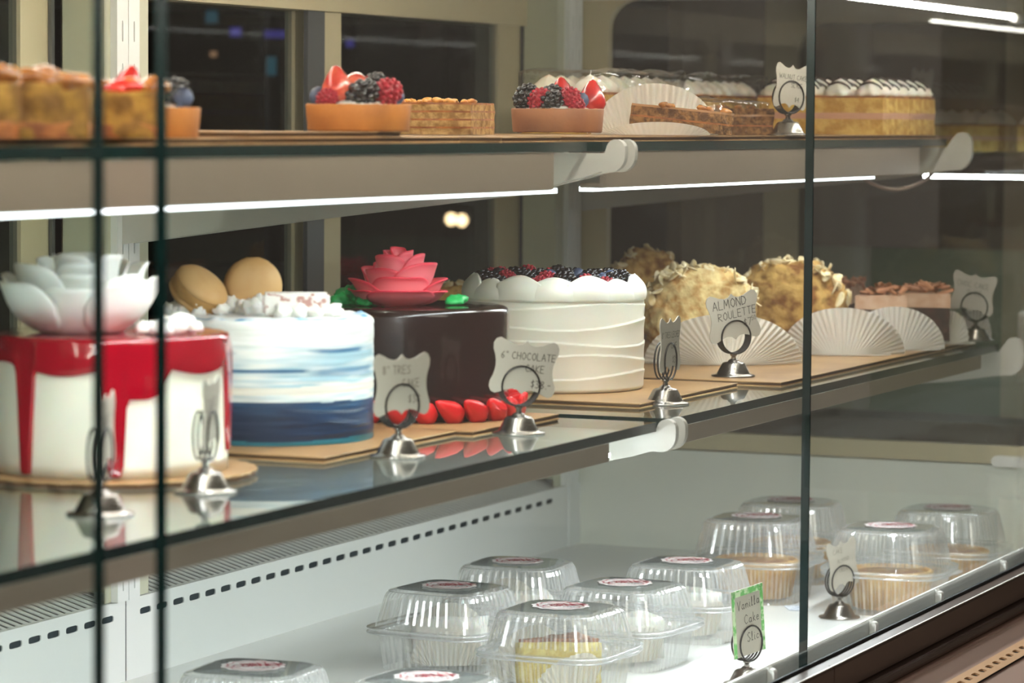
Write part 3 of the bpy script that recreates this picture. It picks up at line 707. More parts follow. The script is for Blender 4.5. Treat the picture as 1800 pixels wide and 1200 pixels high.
def macaron(parent, loc, ax):
    rot = Vector(ax).to_track_quat('Z', 'Y').to_euler()
    e = bpy.data.objects.new('macaron', None); link(e, parent); e.location = loc; e.rotation_euler = rot
    R = .0225
    sh = [(0, .0135), (R * .5, .0128), (R * .85, .0105), (R, .007), (R * 1.0, .0052), (R * .97, .0042), (0, .0042)]
    obj('shell', lathe(sh, 32), MACA, e, True); obj('shell', lathe([(r, -z) for r, z in sh], 32), MACA, e, True)
    rf = lambda r, z, a: (r * (1 + .03 * noise.noise(Vector((a * 9, z * 900, 0)))), z)
    obj('filling', lathe([(R * .9, .0044), (R * 1.02, .003), (R * .93, 0), (R * 1.02, -.003), (R * .9, -.0044)], 64, rf=rf), MACF, e, True)
rv = Vector((math.sin(TH), -math.cos(TH), 0)); fv = Vector((math.cos(TH), math.sin(TH), 0))
def at_local(r, f, z): p = rv * r + fv * f; return (p.x, p.y, z)
macaron(bc, at_local(-.016, .045, CH + .0205), -fv + rv * .25 + Vector((0, 0, .05)))
macaron(bc, at_local(-.056, .012, CH + .018), -fv * .35 + rv * .55 + Vector((0, 0, .75)))
for i in range(26):
    rr = -.078 + .075 * (i % 13) / 13; ff = .0 + .05 * random.random(); s = random.uniform(.004, .0085)
    if math.hypot(rr, ff) > .075: ff = 0
    obj('cream_tuft', blob(3, s * 1.2, s, s * 1.1, .5, 260, i, flat=-s * .5, amp2=.2, fr2=700), CREAMW, bc, True, at_local(rr, ff, CH + s * .5))
bm = box(-.026, .026, -.008, .008, -.007, .010, .002)
obj('white_chocolate_bar', bm, mat('speckled_white_chocolate', 'f3efe8', .4, c2='b98a80', scale=140, lo=.52, hi=.60), bc, False, at_local(.022, -.012, CH + .0085), (.05, 0, TH - PI / 2 + .1))
for k_ in range(4): obj('cream_tuft', blob(3, .008, .007, .007, .5, 260, k_ + 60, flat=-.003, amp2=.2, fr2=700), CREAMW, bc, True, at_local(.012 + .013 * k_, -.022 + .004 * k_, CH + .003))
# 3 chocolate cake
cc = thing('chocolate_cake', 'glossy dark chocolate cake with a pink icing rose and red shell border', 'cake', (2.514, 1.169, ZC))
obj('body', lathe(body_prof(CR - .001, .092, .006), 96), CHOC, cc, True)
def pinkcol(u, v):
    e = max(abs(u - .5) * 2 * .8, v) ; k = max(0, min(1, (v - .62) / .38)); k2 = max(0, (abs(u - .5) * 2 - .75) / .25)
    c = Vector((.86, .22, .25)).lerp(Vector((.62, .02, .05)), max(k ** 1.6, k2 * .7)); return tuple(c)
LAY = [(1, .08, .17, .5, 1.0, 5.6, .0, .3), (2, .20, .30, .45, .96, 3.3, .02, 1.2), (3, .32, .50, .30, .86, 2.6, .05, .4), (4, .42, .72, .18, .72, 2.1, .07, .9), (4, .50, .88, .08, .50, 2.0, .10, .15), (5, .52, 1.02, 0, .30, 1.65, .10, .75)]
rose(cc, at_local(-.012, -.006, .0925), .042, .048, LAY, pinkcol, VCOLP, .4)
for i, (r, f, s) in enumerate(((-.046, .0, .014), (-.053, .012, .012), (-.037, -.018, .011), (.036, .004, .008), (-.06, -.004, .009))):
    bm = blob(3, s * 1.1, s, s * .8, .7, 130, i + 3, flat=-s * .35, amp2=.3, fr2=420); obj('icing_leaf', bm, GREENI, cc, True, at_local(r, f, .0925 + s * .35))
shell = meshof(lathe([(0, -.017), (.0025, -.013), (.0052, -.006), (.0078, .002), (.0082, .006), (.006, .0105), (0, .0125)], 20, rf=lambda r, z, a: (r * (1 + .05 * math.cos(6 * a)), z)), REDSH, name='shell')
for i in range(24):
    a = 2 * PI * i / 24; r = CR + .0065
    inst(shell, 'piped_shell', cc, (r * math.cos(a), r * math.sin(a), .0098), (0, PI / 2 + .5, a + PI / 2 + .45), (1.18, 1.18, 1.12))
# 4 white berry cake
wc = thing('white_berry_cake', 'white ridged cream cake ringed by cream waves and filled with berries', 'cake', (2.835, 1.173, ZC))
RW, HW = .0845, .087
fw = math.atan2(-1.173, -2.835)
def ridge(r, z, a):
    d = 0
    for k, (zc_, sl) in enumerate(((.014, .0026), (.029, .0050), (.046, .0030), (.063, .0042), (.078, .0022))):
        zz = zc_ + sl * math.sin(a * 1 - fw + k * 1.7) + .0018 * math.sin(3 * a + k * 2)
        t = (z - zz) / .012
        if -1 < t <= 0: d += .0011 * (1 + t) ** 2
    return (r + d - .0012 * (1 - z / HW) * 0, z)
prof = [(0, 0), (RW - .003, 0), (RW - .001, .002)] + [(RW - .0006, .003 + (HW - .003) * k / 90) for k in range(91)] + [(RW - .004, HW + .0005), (0, HW)]
obj('body', lathe(prof, 140, rf=lambda r, z, a: ridge(r, z, a) if r > RW - .002 else (r, z)), CREAM, wc, True)
NP_ = 15
for i in range(NP_):
    a0 = fw + 2 * PI * i / NP_
    def pf(u, v, a0=a0, i=i):
        aa = a0 + (u - .5) * 2 * PI / NP_ * 1.3; s = math.sin(PI * u) ** .9
        z = HW - .004 + (.0145 + .0080 * s) * v + .002 * math.sin(i * 2.3) * v
        r = RW + .0008 + .0035 * math.sin(v * PI) * s - .007 * v * v * s - .003 * v
        return (r * math.cos(aa), r * math.sin(aa), z)
    bm = grid(16, 10, pf); o = obj('cream_petal', bm, CREAM, wc, True); md = o.modifiers.new('thickness', 'SOLIDIFY'); md.thickness = .0028; md.offset = -1
k = 0
for ring_r, n in ((.012, 4), (.033, 9), (.052, 15), (.067, 20)):
    for i in range(n):
        a = 2 * PI * (i + .5 * (k % 2)) / n + random.uniform(-.08, .08); ms, nm = random.choice(((M_BLACK, 'blackberry'), (M_BLACK, 'blackberry'), (M_RASP, 'raspberry'), (M_RASP, 'raspberry'), (M_BLUE, 'blueberry')))
        inst(ms, nm, wc, (ring_r * math.cos(a), ring_r * math.sin(a), HW + .0095 + random.uniform(0, .004) + .003 * (ring_r < .06)), (random.uniform(0, 3), random.uniform(0, 3), random.uniform(0, 3)))
    k += 1

# ------------------------------------------------------------------ paper cups
def paper_fan(parent, w, h, depth, lean, nf=30, amp=.0018, name='paper_lobe', base_w=.25, seed=0, y0=0, bend=1.0):
    """half-disc of fluted paper standing up, spreading from the foot; local -Y is its front"""
    def fn(u, v):
        th = PI * (u); R = v
        x = -math.cos(th) * w * (base_w + (1 - base_w) * R); z = math.sin(th) * h * R
        crease = math.cos(u * nf * 2 * PI) * amp * (.3 + R)
        b = bend * depth * (x / max(w, 1e-4)) ** 2
        return (x + 0, y0 + b - lean * z + crease + .0025 * noise.noise(Vector((x * 30, z * 30, seed))), z + .0006)
    bm = grid(nf * 4, 10, fn); o = obj(name, bm, PAPER, parent, True); return o
def paper_base(parent, w, d, name='paper_base'):
    bm = lathe([(0, .0006), (1, .0006), (1.02, .002)], 40)
    for v in bm.verts: v.co.x *= w; v.co.y *= d
    return obj(name, bm, PAPER, parent, True)

# ------------------------------------------------------------------ almond rolls
def roll_slice(x, y, z, yaw, label, w, h, d, seed, m, flakes, paper=True, pw=None, ph=None, lean=.2):
    t = thing('almond_roll_slice', label, 'cake slice', (x, y, z), yaw, 'almond roll slices')
    bm = bmesh.new(); bmesh.ops.create_icosphere(bm, subdivisions=5, radius=1)
    for v in bm.verts:
        n = v.co.copy(); p = Vector((math.copysign(abs(n.x) ** .8, n.x) * w / 2, math.copysign(abs(n.y) ** .55, n.y) * d / 2, math.copysign(abs(n.z) ** .8, n.z) * h / 2))
        k = 1 + .12 * noise.noise(n * 1.8 + Vector((seed, 0, 0))) + .07 * noise.noise(n * 6 + Vector((seed, 3, 0))) + .05 * noise.noise(n * 17 + Vector((0, seed, 0))) + .03 * noise.noise(n * 40)
        v.co = p * k; v.co.z = max(v.co.z, -h * .47); v.co.z += h * .47
    obj('crumb', bm, m, t, True)
    rnd = random.Random(seed)
    for i in range(flakes):
        a = rnd.uniform(.25, PI - .25) if rnd.random() < .75 else rnd.uniform(0, PI); yy = rnd.uniform(-.45, .45) * d
        X = math.cos(a) * w * .5; Z = h * .47 + math.sin(a) * h * .5
        o = inst(M_FLAKE, 'almond_flake', t, (X, yy, Z), (rnd.uniform(-.9, .9), PI / 2 - a + rnd.uniform(-.9, .9) - PI / 2 + PI / 2, rnd.uniform(0, 6)), (rnd.uniform(1.0, 1.7),) * 3)
    return t
def cup(x, y, z, yaw, label, fans, base=(.04, .03)):
    t = thing('paper_cup', label, 'paper cup', (x, y, z), yaw, 'fluted paper cups')
    paper_base(t, *base)
    for f in fans: paper_fan(t, **f)
    return t
YW = TH - PI / 2                          # local -Y looks at the viewer
ZB = ZL + .0043
roll_slice(3.225, 1.172, ZB + .001, YW + .15, 'large cream coloured almond roll slice behind the ALMOND ROULETTE sign', .118, .098, .075, 3, ROULL, 90)
cup(3.195, 1.135, ZB, YW + .1, 'crinkled paper cup around the large cream almond roll', [dict(w=.082, h=.052, depth=.03, lean=-.12, nf=34, y0=-.040, seed=1, amp=.0016), dict(w=.07, h=.035, depth=-.02, lean=-.4, nf=30, y0=.035, seed=2)], (.055, .04))
roll_slice(3.42, 1.135, ZB + .001, YW - .25, 'brown nutty almond roll slice just left of the far pane joint', .118, .098, .07, 8, ROUL, 110)
cup(3.37, 1.06, ZB, YW - .1, 'neat fluted paper half cup in front of the brown almond roll', [dict(w=.066, h=.05, depth=.035, lean=-.2, nf=30, y0=-.012, seed=4, amp=.0014, base_w=.35)], (.05, .02))
cup(3.475, 1.034, ZB, YW - .15, 'fluted paper fan between the almond roll and the chocolate slices', [dict(w=.054, h=.046, depth=.015, lean=-.25, nf=28, y0=0, seed=5, amp=.0014, base_w=.4)], (.05, .02))
roll_slice(3.49, 1.33, ZB + .02, YW, 'almond roll slice at the back, with a raised nutty peak', .075, .085, .05, 12, ROUL, 26)
for (r_, x, y, s, lb) in ((0, 3.22, 1.44, 21, 'golden nut mound behind the pink rose of the chocolate cake'), (0, 3.36, 1.42, 23, 'golden nut mound behind the white berry cake')):
    roll_slice(x, y, ZB, YW, lb, .085, .075, .05, s, ROUL, 16)
# almond chip lying on the board
tag(inst(M_FLAKE, 'almond_chip', None, (3.235, 1.075, ZB + .0022), (0, .1, .3), (1.2, 1.0, 3)), 'single almond chip lying on the brown board near the front edge', 'almond')

# ------------------------------------------------------------------ chocolate slices
def choc_slice(x, y, z, yaw, label, L, wd, h, seed):
    t = thing('chocolate_cake_slice', label, 'cake slice', (x, y, z), yaw, 'chocolate cake slices')
    tri = [(-L / 2, 0), (L / 2, -wd / 2), (L / 2, wd / 2)]
    bm = prism(tri, 0, h * .62, 'z'); bmesh.ops.subdivide_edges(bm, edges=bm.edges, cuts=5, use_grid_fill=True)
    for v in bm.verts: v.co += Vector((noise.noise(v.co * 160), noise.noise(v.co * 160 + Vector((5, 0, 0))), 0)) * .0018
    obj('sponge', bm, CHOCS, t)
    bm = prism([(a * 1.01, b * 1.03) for a, b in tri], h * .62, h * .88, 'z'); obj('cream_layer', bm, mat('beige_cream', 'dcb79a', .5, c2='c99b7a', scale=60), t)
    rnd = random.Random(seed)
    for i in range(34):
        u = rnd.random() ** .6; X = -L / 2 + L * u; Y = rnd.uniform(-.5, .5) * wd * u
        bm = None
        o = inst(M_SHAVE, 'chocolate_shaving', t, (X, Y, h * .9 + rnd.uniform(0, .005)), (rnd.uniform(-.6, .6), rnd.uniform(-.5, .5), rnd.uniform(0, 6)), (rnd.uniform(.6, 1.4), 1, 1))
    return t
def shave():
    bm = grid(8, 4, lambda u, v: ((u - .5) * .016, .0035 * math.cos(v * 4), .0025 * math.sin(v * 4) + .001 * u)); return meshof(bm, SHAVE, name='curl')
M_SHAVE = shave()
choc_slice(3.55, 1.072, ZB + .006, TH + dg(180 - 8), 'chocolate slice with shavings, front one beside the fluted fan', .10, .055, .058, 1)
choc_slice(3.63, 1.045, ZB + .004, TH + dg(170), 'chocolate slice with shavings in the middle of its row', .11, .06, .060, 2)
choc_slice(3.62, 1.14, ZB + .004, TH + dg(150), 'chocolate slice with shavings at the back left of its row', .11, .07, .064, 3)
cup(3.60, 1.008, ZB, YW - .4, 'folded white paper between the chocolate slices', [dict(w=.020, h=.036, depth=.01, lean=-.25, nf=16, y0=0, seed=8)], (.03, .02))
cup(3.682, 1.002, ZB, YW - .2, 'pale paper fan behind the last sign on the lower shelf', [dict(w=.020, h=.036, depth=.01, lean=-.25, nf=14, y0=0, seed=9)], (.02, .015))

# ------------------------------------------------------------------ berry tarts
def tart(x, y, z, label, m, tops, fill=CREAMW, R=.0405):
    t = thing('berry_tart', label, 'tart', (x, y, z), 0, 'berry tarts')
    h = .0205
    rf = lambda r, zz, a: (r * (1 + .006 * noise.noise(Vector((math.cos(a) * 3, math.sin(a) * 3, zz * 60)))), zz + .0005 * noise.noise(Vector((math.cos(a) * 9, math.sin(a) * 9, 1))))
    obj('crust', lathe([(0, 0), (R * .95, 0), (R * .965, .001), (R * 1.0, h - .001), (R * .99, h), (R * .94, h), (R * .92, h - .004), (0, h - .004)], 72, rf=rf), m, t, True)
    obj('cream_filling', lathe([(0, h + .004), (R * .5, h + .003), (R * .8, h - .0015), (R * .92, h - .004)], 40), fill, t, True)
    for (nm, r, f, zz, rot, s) in tops:
        ms = dict(blackberry=M_BLACK, raspberry=M_RASP, blueberry=M_BLUE, strawberry=M_STR, strawberry_half=M_STC)[nm]
        inst(ms, nm, t, at_local(r, f, h + zz), rot, (s, s, s))
    return t
Z2 = ZUP + .0085
tart(1.965, 1.118, Z2 - .0043, 'berry tart mostly hidden at the left end of the upper shelf', TART, [('blackberry', .022, .0, .010, (1, 0, 0), 1.1), ('strawberry', -.01, .005, .012, (.3, 0, 0), 1), ('raspberry', -.025, -.005, .008, (0, 0, 0), 1), ('blueberry', .03, -.01, .006, (0, 0, 0), 1), ('blackberry', .012, .02, .01, (0, 1, 0), 1.1)])
tart(2.283, 1.108, Z2, 'berry tart with an upright halved strawberry, on the upper shelf', TART,
     [('blueberry', -.030, -.008, .005, (0, .5, 0), 1.15), ('strawberry_half', -.016, -.010, .012, (0, -.1, 0), 1.05), ('raspberry', -.023, -.02, .004, (1, 0, 0), .95), ('strawberry_half', -.003, .008, .013, (0, .9, .3), 1.0),
      ('blackberry', .004, -.018, .008, (1.2, .3, 0), 1.25), ('raspberry', .022, -.012, .009, (1.1, .2, 0), 1.3), ('blackberry', .012, .006, .013, (.4, 0, 0), 1.1), ('raspberry', .008, .018, .012, (.4, 0, 0), 1.1), ('blueberry', .028, .012, .006, (0, 0, 0), 1), ('raspberry', -.02, .014, .008, (0, 0, 0), 1)])
tart(2.668, 1.102, Z2 - .001, 'berry tart with upright red strawberries, above the shelf bracket', TART2,
     [('blackberry', -.028, -.006, .010, (.6, .3, 0), 1.15), ('raspberry', -.016, -.016, .008, (.9, 0, 0), 1.15), ('blackberry', -.006, -.020, .006, (1.2, 0, 0), 1.1), ('raspberry', .009, -.016, .009, (1.0, 0, 0), 1.15), ('blueberry', .020, -.010, .007, (0, 0, 0), 1.05),
      ('strawberry', .030, .004, .008, (0, .1, 0), 1.05), ('strawberry', .004, .012, .012, (0, -.2, 0), .95), ('blackberry', -.006, .004, .012, (1, 0, 0), 1.0), ('raspberry', -.022, .014, .008, (0, 0, 0), 1), ('raspberry', .016, -.022, .002, (0, 0, 0), .9)], R=.0405)

# ------------------------------------------------------------------ apple cake slices, upper left
def apple_slice(x, y, z, yaw, label, w, h, d, seed, red=False):
    t = thing('apple_cake_slice', label, 'cake slice', (x, y, z), yaw, 'yellow cake slices at the left end of the upper shelf')
    bm = box(-w / 2, w / 2, -d / 2, d / 2, 0, h * .82); bmesh.ops.subdivide_edges(bm, edges=bm.edges, cuts=12, use_grid_fill=True)
    for v in bm.verts:
        q = v.co * 70 + Vector((seed, 0, 0)); v.co += Vector((noise.noise(q), noise.noise(q + Vector((9, 0, 0))), .9 * noise.noise(q * .6 + Vector((0, 7, 0))) * (v.co.z > h * .5))) * .0035
    obj('sponge', bm, mat('apple_sponge', '9a722c', .85, c2='74501e', scale=70, bump=.8, bscale=200), t, True)
    bm = box(-w * .51, w * .51, -d * .51, d * .51, -.0001, h * .22); bmesh.ops.subdivide_edges(bm, edges=bm.edges, cuts=8, use_grid_fill=True)
    for v in bm.verts: v.co.z += .004 * noise.noise(v.co * 90) * (v.co.z > .003)
    obj('browned_base', bm, BROWNT, t, True)
    for i in range(9):
        rnd = random.Random(seed * 20 + i); s = rnd.uniform(.008, .013)
        obj('apple_chunk', blob(3, s, s * .9, s * .6, .4, 110, i + seed), CARAM if not red or i % 3 else STRAW, t, True, (rnd.uniform(-.42, .42) * w, rnd.uniform(-.4, .4) * d, h * .82 + rnd.uniform(-.001, .004)))
    return t
ZS = Z2 - .0042
apple_slice(1.694, 1.075, ZS, YW + .2, 'yellow cake slice cut off by the left edge of the picture', .045, .041, .05, 1)
apple_slice(1.757, 1.063, ZS, YW + .1, 'caramelised yellow cake slice left of the blurred pane edge', .047, .042, .05, 2)
apple_slice(1.846, 1.063, ZS, YW, 'yellow cake slice with red fruit, between the two blurred pane edges', .049, .036, .05, 3, True)

# ------------------------------------------------------------------ walnut slices and sponge slices
def layered(name, x, y, z, yaw, label, tri, layers, group, seed=0, top=None):
    """tri polygon; layers: (height, material)"""
    t = thing(name, label, 'cake slice', (x, y, z), yaw, group); zz = 0
    for i, (h, m, nm) in enumerate(layers):
        bm = prism(tri, zz, zz + h, 'z'); bmesh.ops.subdivide_edges(bm, edges=bm.edges, cuts=7, use_grid_fill=True)
        for v in bm.verts: v.co += Vector((noise.noise(v.co * 120 + Vector((seed, 0, 0))), noise.noise(v.co * 120 + Vector((0, seed, 0))), .25 * noise.noise(v.co * 80))) * .0016
        obj(nm, bm, m, t); zz += h
    return t, zz
def lay_w(): return [(.0085, SPONGEB, 'sponge_layer'), (.0016, BROWNT, 'filling_layer'), (.0085, SPONGEB, 'sponge_layer'), (.002, mat('walnut_glaze', 'a87a50', .3, coat=.3), 'glaze')]
def nuts(t, zz, n, xr, yr, seed, m=None):
    rnd = random.Random(seed)
    for i in range(n):
        s = rnd.uniform(.0022, .0042); obj('nut_piece', blob(2, s * 1.5, s, s * .8, .5, 300, i), m or CARAM, t, True, (rnd.uniform(*xr), rnd.uniform(*yr), zz + s * .4), (0, 0, rnd.uniform(0, 6)))
ta, zz = layered('walnut_cake_slice', 2.905, 1.075, ZUP + .0095, YW, 'thin walnut cake slice lying in an open fluted paper on the upper shelf', [(-.048, .012), (.034, -.022), (.048, -.002), (.048, .012)], lay_w(), 'walnut cake slices', 2)
nuts(ta, zz, 9, (-.03, .045), (-.006, .008), 5); ta.rotation_euler[1] = .10
tc_ = cup(2.905, 1.10, ZUP + .0045, YW, 'white fluted paper opened like a fan behind the thin walnut slice', [dict(w=.060, h=.048, depth=.02, lean=-.12, nf=30, y0=.005, seed=3, amp=.0014, base_w=.75), dict(w=.048, h=.012, depth=.012, lean=.3, nf=26, y0=-.058, seed=6, amp=.0008, base_w=.8)], (.055, .05))
ta, zz = layered('walnut_cake_slice', 3.175, 1.125, ZUP + .0045, YW, 'wrapped walnut cake slice behind the WALNUT CAKE SLICE sign', [(-.045, -.03), (.045, -.03), (.045, .03), (-.045, .03)], lay_w() + [(.006, SPONGEB, 'sponge_layer')], 'walnut cake slices', 4)
nuts(ta, zz, 12, (-.04, .04), (-.025, .02), 9)
ta, zz = layered('walnut_cake_slice', 3.12, 1.19, ZUP + .0045, YW + .3, 'taller wrapped walnut slice just right of the open fluted paper', [(-.03, -.03), (.045, -.03), (.045, .03), (-.03, .03)], [(.009, SPONGEB, 'sponge_layer'), (.0015, BROWNT, 'filling_layer'), (.009, SPONGEB, 'sponge_layer'), (.0015, BROWNT, 'filling_layer'), (.008, SPONGEB, 'sponge_layer')], 'walnut cake slices', 6)
nuts(ta, zz, 10, (-.025, .04), (-.025, .02), 10)
# flaky slice behind the second tart
SPG = mat('flaky_pastry', 'b8935a', .7, c2='8a6432', scale=120, bump=.8, bscale=150)
lf = []
for k in range(4): lf += [(.0055, SPG, 'pastry_layer'), (.0016, BROWNT, 'filling_layer')]
ta, zz = layered('layered_pastry_slice', 2.71, 1.235, Z2 - .004, YW, 'golden flaky layered slice partly hidden behind the second berry tart', [(-.062, -.02), (.03, -.05), (.05, .04), (-.055, .02)], lf, 'flaky slices', 8)
nuts(ta, zz, 22, (-.045, .04), (-.03, .02), 14, mat('caramel_crumb', 'd9a04e', .4, c2='a8672a', scale=90))
# cream topped slices
def cream_slice(x, y, z, yaw, label, w, d, h, seed, group, stripes=True, base=SPONGE, blocky=None):
    t = thing('cream_sponge_slice', label, 'cake slice', (x, y, z), yaw, group)
    zs = 0
    for (hh, m, nm) in ((h * .40, base, 'sponge_layer'), (h * .16, LAYERC, 'cream_layer'), (h * .38, base, 'sponge_layer'), (h * .06, BROWNT, 'browned_top')):
        bm = box(-w / 2, w / 2, -d / 2, d / 2, zs, zs + hh); bmesh.ops.subdivide_edges(bm, edges=bm.edges, cuts=6, use_grid_fill=True)
        for v in bm.verts: v.co += Vector((noise.noise(v.co * 100 + Vector((seed, 0, 0))), noise.noise(v.co * 100), .3 * noise.noise(v.co * 60))) * .0012
        obj(nm, bm, m, t); zs += hh
    n = max(2, int(w / .028)); nd = max(1, int(d / .035))
    for i in range(n):
        for j in range(nd):
            cx = -w / 2 + w * (i + .5) / n; cy = -d / 2 + d * (j + .5) / nd; s = w / n * .56
            def rf(r, z_, a, s=s): return (r * (1 + .10 * math.cos(7 * a + z_ * 220)), z_)
            sw = obj('cream_swirl', lathe([(0, 0), (s * .95, 0), (s * 1.0, s * .2), (s * .8, s * .5), (s * .45, s * .8), (s * .1, s * 1.0), (0, s * 1.05)], 42, rf=rf), CREAM, t, True, (cx, cy, zs - .0005))
            if stripes:
                rnd = random.Random(seed + i * 7 + j)
                for k_ in range(3):
                    o_ = (k_ - 1) * s * .5; pts = []
                    for q in range(9):
                        u = -1 + q / 4; yy = u * s * .75; rr_ = min(1, math.hypot(o_, yy) / s); hp = ((0, 1.05), (.1, 1.0), (.45, .8), (.8, .5), (1.0, .2))
                        for (ra, ha), (rb_, hb) in zip(hp, hp[1:]):
                            if ra <= rr_ <= rb_: hh = s * (ha + (hb - ha) * (rr_ - ra) / (rb_ - ra)) + .0008
                        pts.append((o_ + .001 * math.sin(q), yy, hh))
                    obj('chocolate_stripe', tube(pts, .0014, 6), CHOC, sw, True)
    return t
G2 = 'cream topped sponge slices'
cream_slice(3.53, 1.125, ZUP + .0045, 0, 'yellow sponge slice with drizzled cream, crossed by the far pane joint', .10, .145, .043, 3, G2)
cream_slice(3.634, 1.125, ZUP + .0045, 0, 'yellow sponge slice with drizzled cream nearest the end wall', .10, .145, .043, 9, G2)
cream_slice(3.20, 1.27, ZUP + .0045, 0, 'film wrapped cream slice behind the open fluted paper', .22, .09, .042, 5, G2, False)
cream_slice(3.465, 1.27, ZUP + .0045, 0, 'film wrapped cream slice behind the walnut sign', .235, .09, .042, 6, G2, False)
def film(x, y, z, w, d, h, label, seed):
    def fn(u, v):
        a = 2 * PI * u; L = (abs(math.cos(a)) ** 8 + abs(math.sin(a)) ** 8) ** (-1 / 8); k = 1 if v < .7 else 1 - ((v - .7) / .3) ** 1.2
        p = Vector((math.cos(a) * L * w / 2 * k, math.sin(a) * L * d / 2 * k, h * min(1, v / .7)))
        nn = noise.noise(p * 45 + Vector((seed, 0, 0))) * .0035; return (p.x + nn, p.y + nn, p.z + nn * (v > .1) + (.006 * max(0, noise.noise(p * 25)) if v > .65 else 0))
    return tag(obj('plastic_wrap', grid(72, 16, fn), FILM, None, True, (x, y, z)), label, 'plastic wrap', 'plastic wraps')
film(3.20, 1.27, ZUP + .0045, .25, .105, .064, 'clear crinkled film over the cream slice behind the fluted paper', 1)
film(3.465, 1.27, ZUP + .0045, .265, .105, .064, 'clear crinkled film over the cream slice behind the walnut sign', 2)
film(3.16, 1.15, ZUP + .0045, .13, .115, .034, 'clear crinkled film over the walnut slices', 3)

# ------------------------------------------------------------------ clamshell boxes on the deck
def clam_prof(H, S):
    """(half-size factor, z) from the foot to the lid"""
    return [(.80, 0), (.80, .002), (.86, H * .40), (.88, H * .45), (1.0, H * .45), (1.0, H * .475), (.90, H * .475), (.93, H * .49), (1.0, H * .50), (1.0, H * .53), (.90, H * .53), (.88, H * .60), (.79, H * .90), (.765, H * .945), (.72, H * .975)]
def sq(a, p=4.5): return (abs(math.cos(a)) ** p + abs(math.sin(a)) ** p) ** (-1 / p)
def clam_meshes(S, H, p):
    n = 176; rows = clam_prof(H, S); bm = bmesh.new()
    def pt(f, z, a, rib):
        L = sq(a, p) * f * S / 2; return (math.cos(a) * L * (1 + rib), math.sin(a) * L * (1 + rib), z)
    R = []
    for (f, z) in rows:
        ribz = (0 < z < H * .42) or (H * .57 < z < H * .97); row = []
        for i in range(n):
            a = 2 * PI * i / n; corner = abs(math.sin(2 * a)) > .93
            row.append(bm.verts.new(pt(f, z, a, (.011 if i % 4 in (0, 1) else -.011) if ribz and not corner else 0)))
        R.append(row)
    for k, (A, C) in enumerate(zip(R, R[1:])):
        z = rows[k][1]; ribz = (z < H * .42) or (H * .57 < z < H * .95)
        for i in range(n):
            f_ = bm.faces.new((A[i], A[(i + 1) % n], C[(i + 1) % n], C[i])); f_.material_index = 1 if (i % 2 == 1 and ribz) or (H * .44 < z < H * .48) or (H * .49 < z < H * .53) else 0
    bm.faces.new(R[0][::-1])
    shell_ = meshof(bm, [CLAM, CLAMR], False, 'clamshell')
    # lid top
    bm = bmesh.new(); c = bm.verts.new((0, 0, H)); row = R2 = []
    ring1 = [bm.verts.new(pt(.72, H * .975, 2 * PI * i / 64, 0)) for i in range(64)]; ring2 = [bm.verts.new(pt(.62, H * .998, 2 * PI * i / 64, 0)) for i in range(64)]
    for i in range(64): bm.faces.new((ring1[i], ring1[(i + 1) % 64], ring2[(i + 1) % 64], ring2[i])); bm.faces.new((ring2[i], ring2[(i + 1) % 64], c))
    lid = meshof(bm, CLAM, True, 'lid_top')
    bm = bmesh.new(); c = bm.verts.new((0, 0, H + .0009)); r3 = [bm.verts.new(pt(.64, H * .9975, 2 * PI * i / 64, 0)) for i in range(64)]
    for i in range(64): bm.faces.new((r3[i], r3[(i + 1) % 64], c))
    refl = meshof(bm, LIDTOP, True, 'lid_reflection')  # sheet carrying the painted reflection on the lid
    # rim wires that catch the light
    bm = bmesh.new()
    for zz in (.4625, .515): tube([pt(1.0, H * zz, 2 * PI * i / 96, 0) for i in range(96)], .0009, 6, bm, True)
    tube([pt(.735, H * .968, 2 * PI * i / 96, 0) for i in range(96)], .0006, 5, bm, True)
    rim = meshof(bm, CLAMR, True, 'rim')
    # hinge tabs
    bm = prism([(-.018, -S * .5), (.018, -S * .5), (.014, -S * .5 - .008), (-.014, -S * .5 - .008)], H * .48, H * .49, 'z'); tab = meshof(bm, CLAMR, False, 'tab')
    return shell_, lid, refl, rim, tab
CMS = clam_meshes(.128, .075, 5.0); CMR = clam_meshes(.135, .088, 3.6)
def sticker(parent, z, r, rz):
    bm = bmesh.new(); c = bm.verts.new((0, 0, 0)); n = 96
    R_ = [bm.verts.new((r * (1 + .045 * math.cos(12 * 2 * PI * i / n)) * math.cos(2 * PI * i / n), r * (1 + .045 * math.cos(12 * 2 * PI * i / n)) * math.sin(2 * PI * i / n), 0)) for i in range(n)]
    for i in range(n): bm.faces.new((c, R_[i], R_[(i + 1) % n]))
    o = obj('sticker', bm, STK, parent, False, (0, 0, z), (0, 0, rz)); o['label'] = 'scalloped white sticker with red lettering'
    bm = bmesh.new(); rr = lambda i: r * .84 * (1 + .05 * math.cos(12 * 2 * PI * i / n))
    for i in range(n):
        j = i + 1; q = []
        for k, s in ((i, 1), (j, 1), (j, .93), (i, .93)): a = 2 * PI * k / n; q.append(bm.verts.new((rr(k) * s * math.cos(a), rr(k) * s * math.sin(a), .0003)))
        bm.faces.new(q)
    P = lambda u, v: (u, v, .0003)
    writing([('SWEET', -r * .36, r * .18, r * .25, 0), ('CORNER', -r * .66, -r * .22, r * .38, 0)], P, bm, .17)
    obj('emblem', bm, STKR, o)
    bm = writing([('CAKES', -r * .05, -r * .55, r * .17, 0)], P, None, .2); obj('emblem_small', bm, STKK, o)
    return o
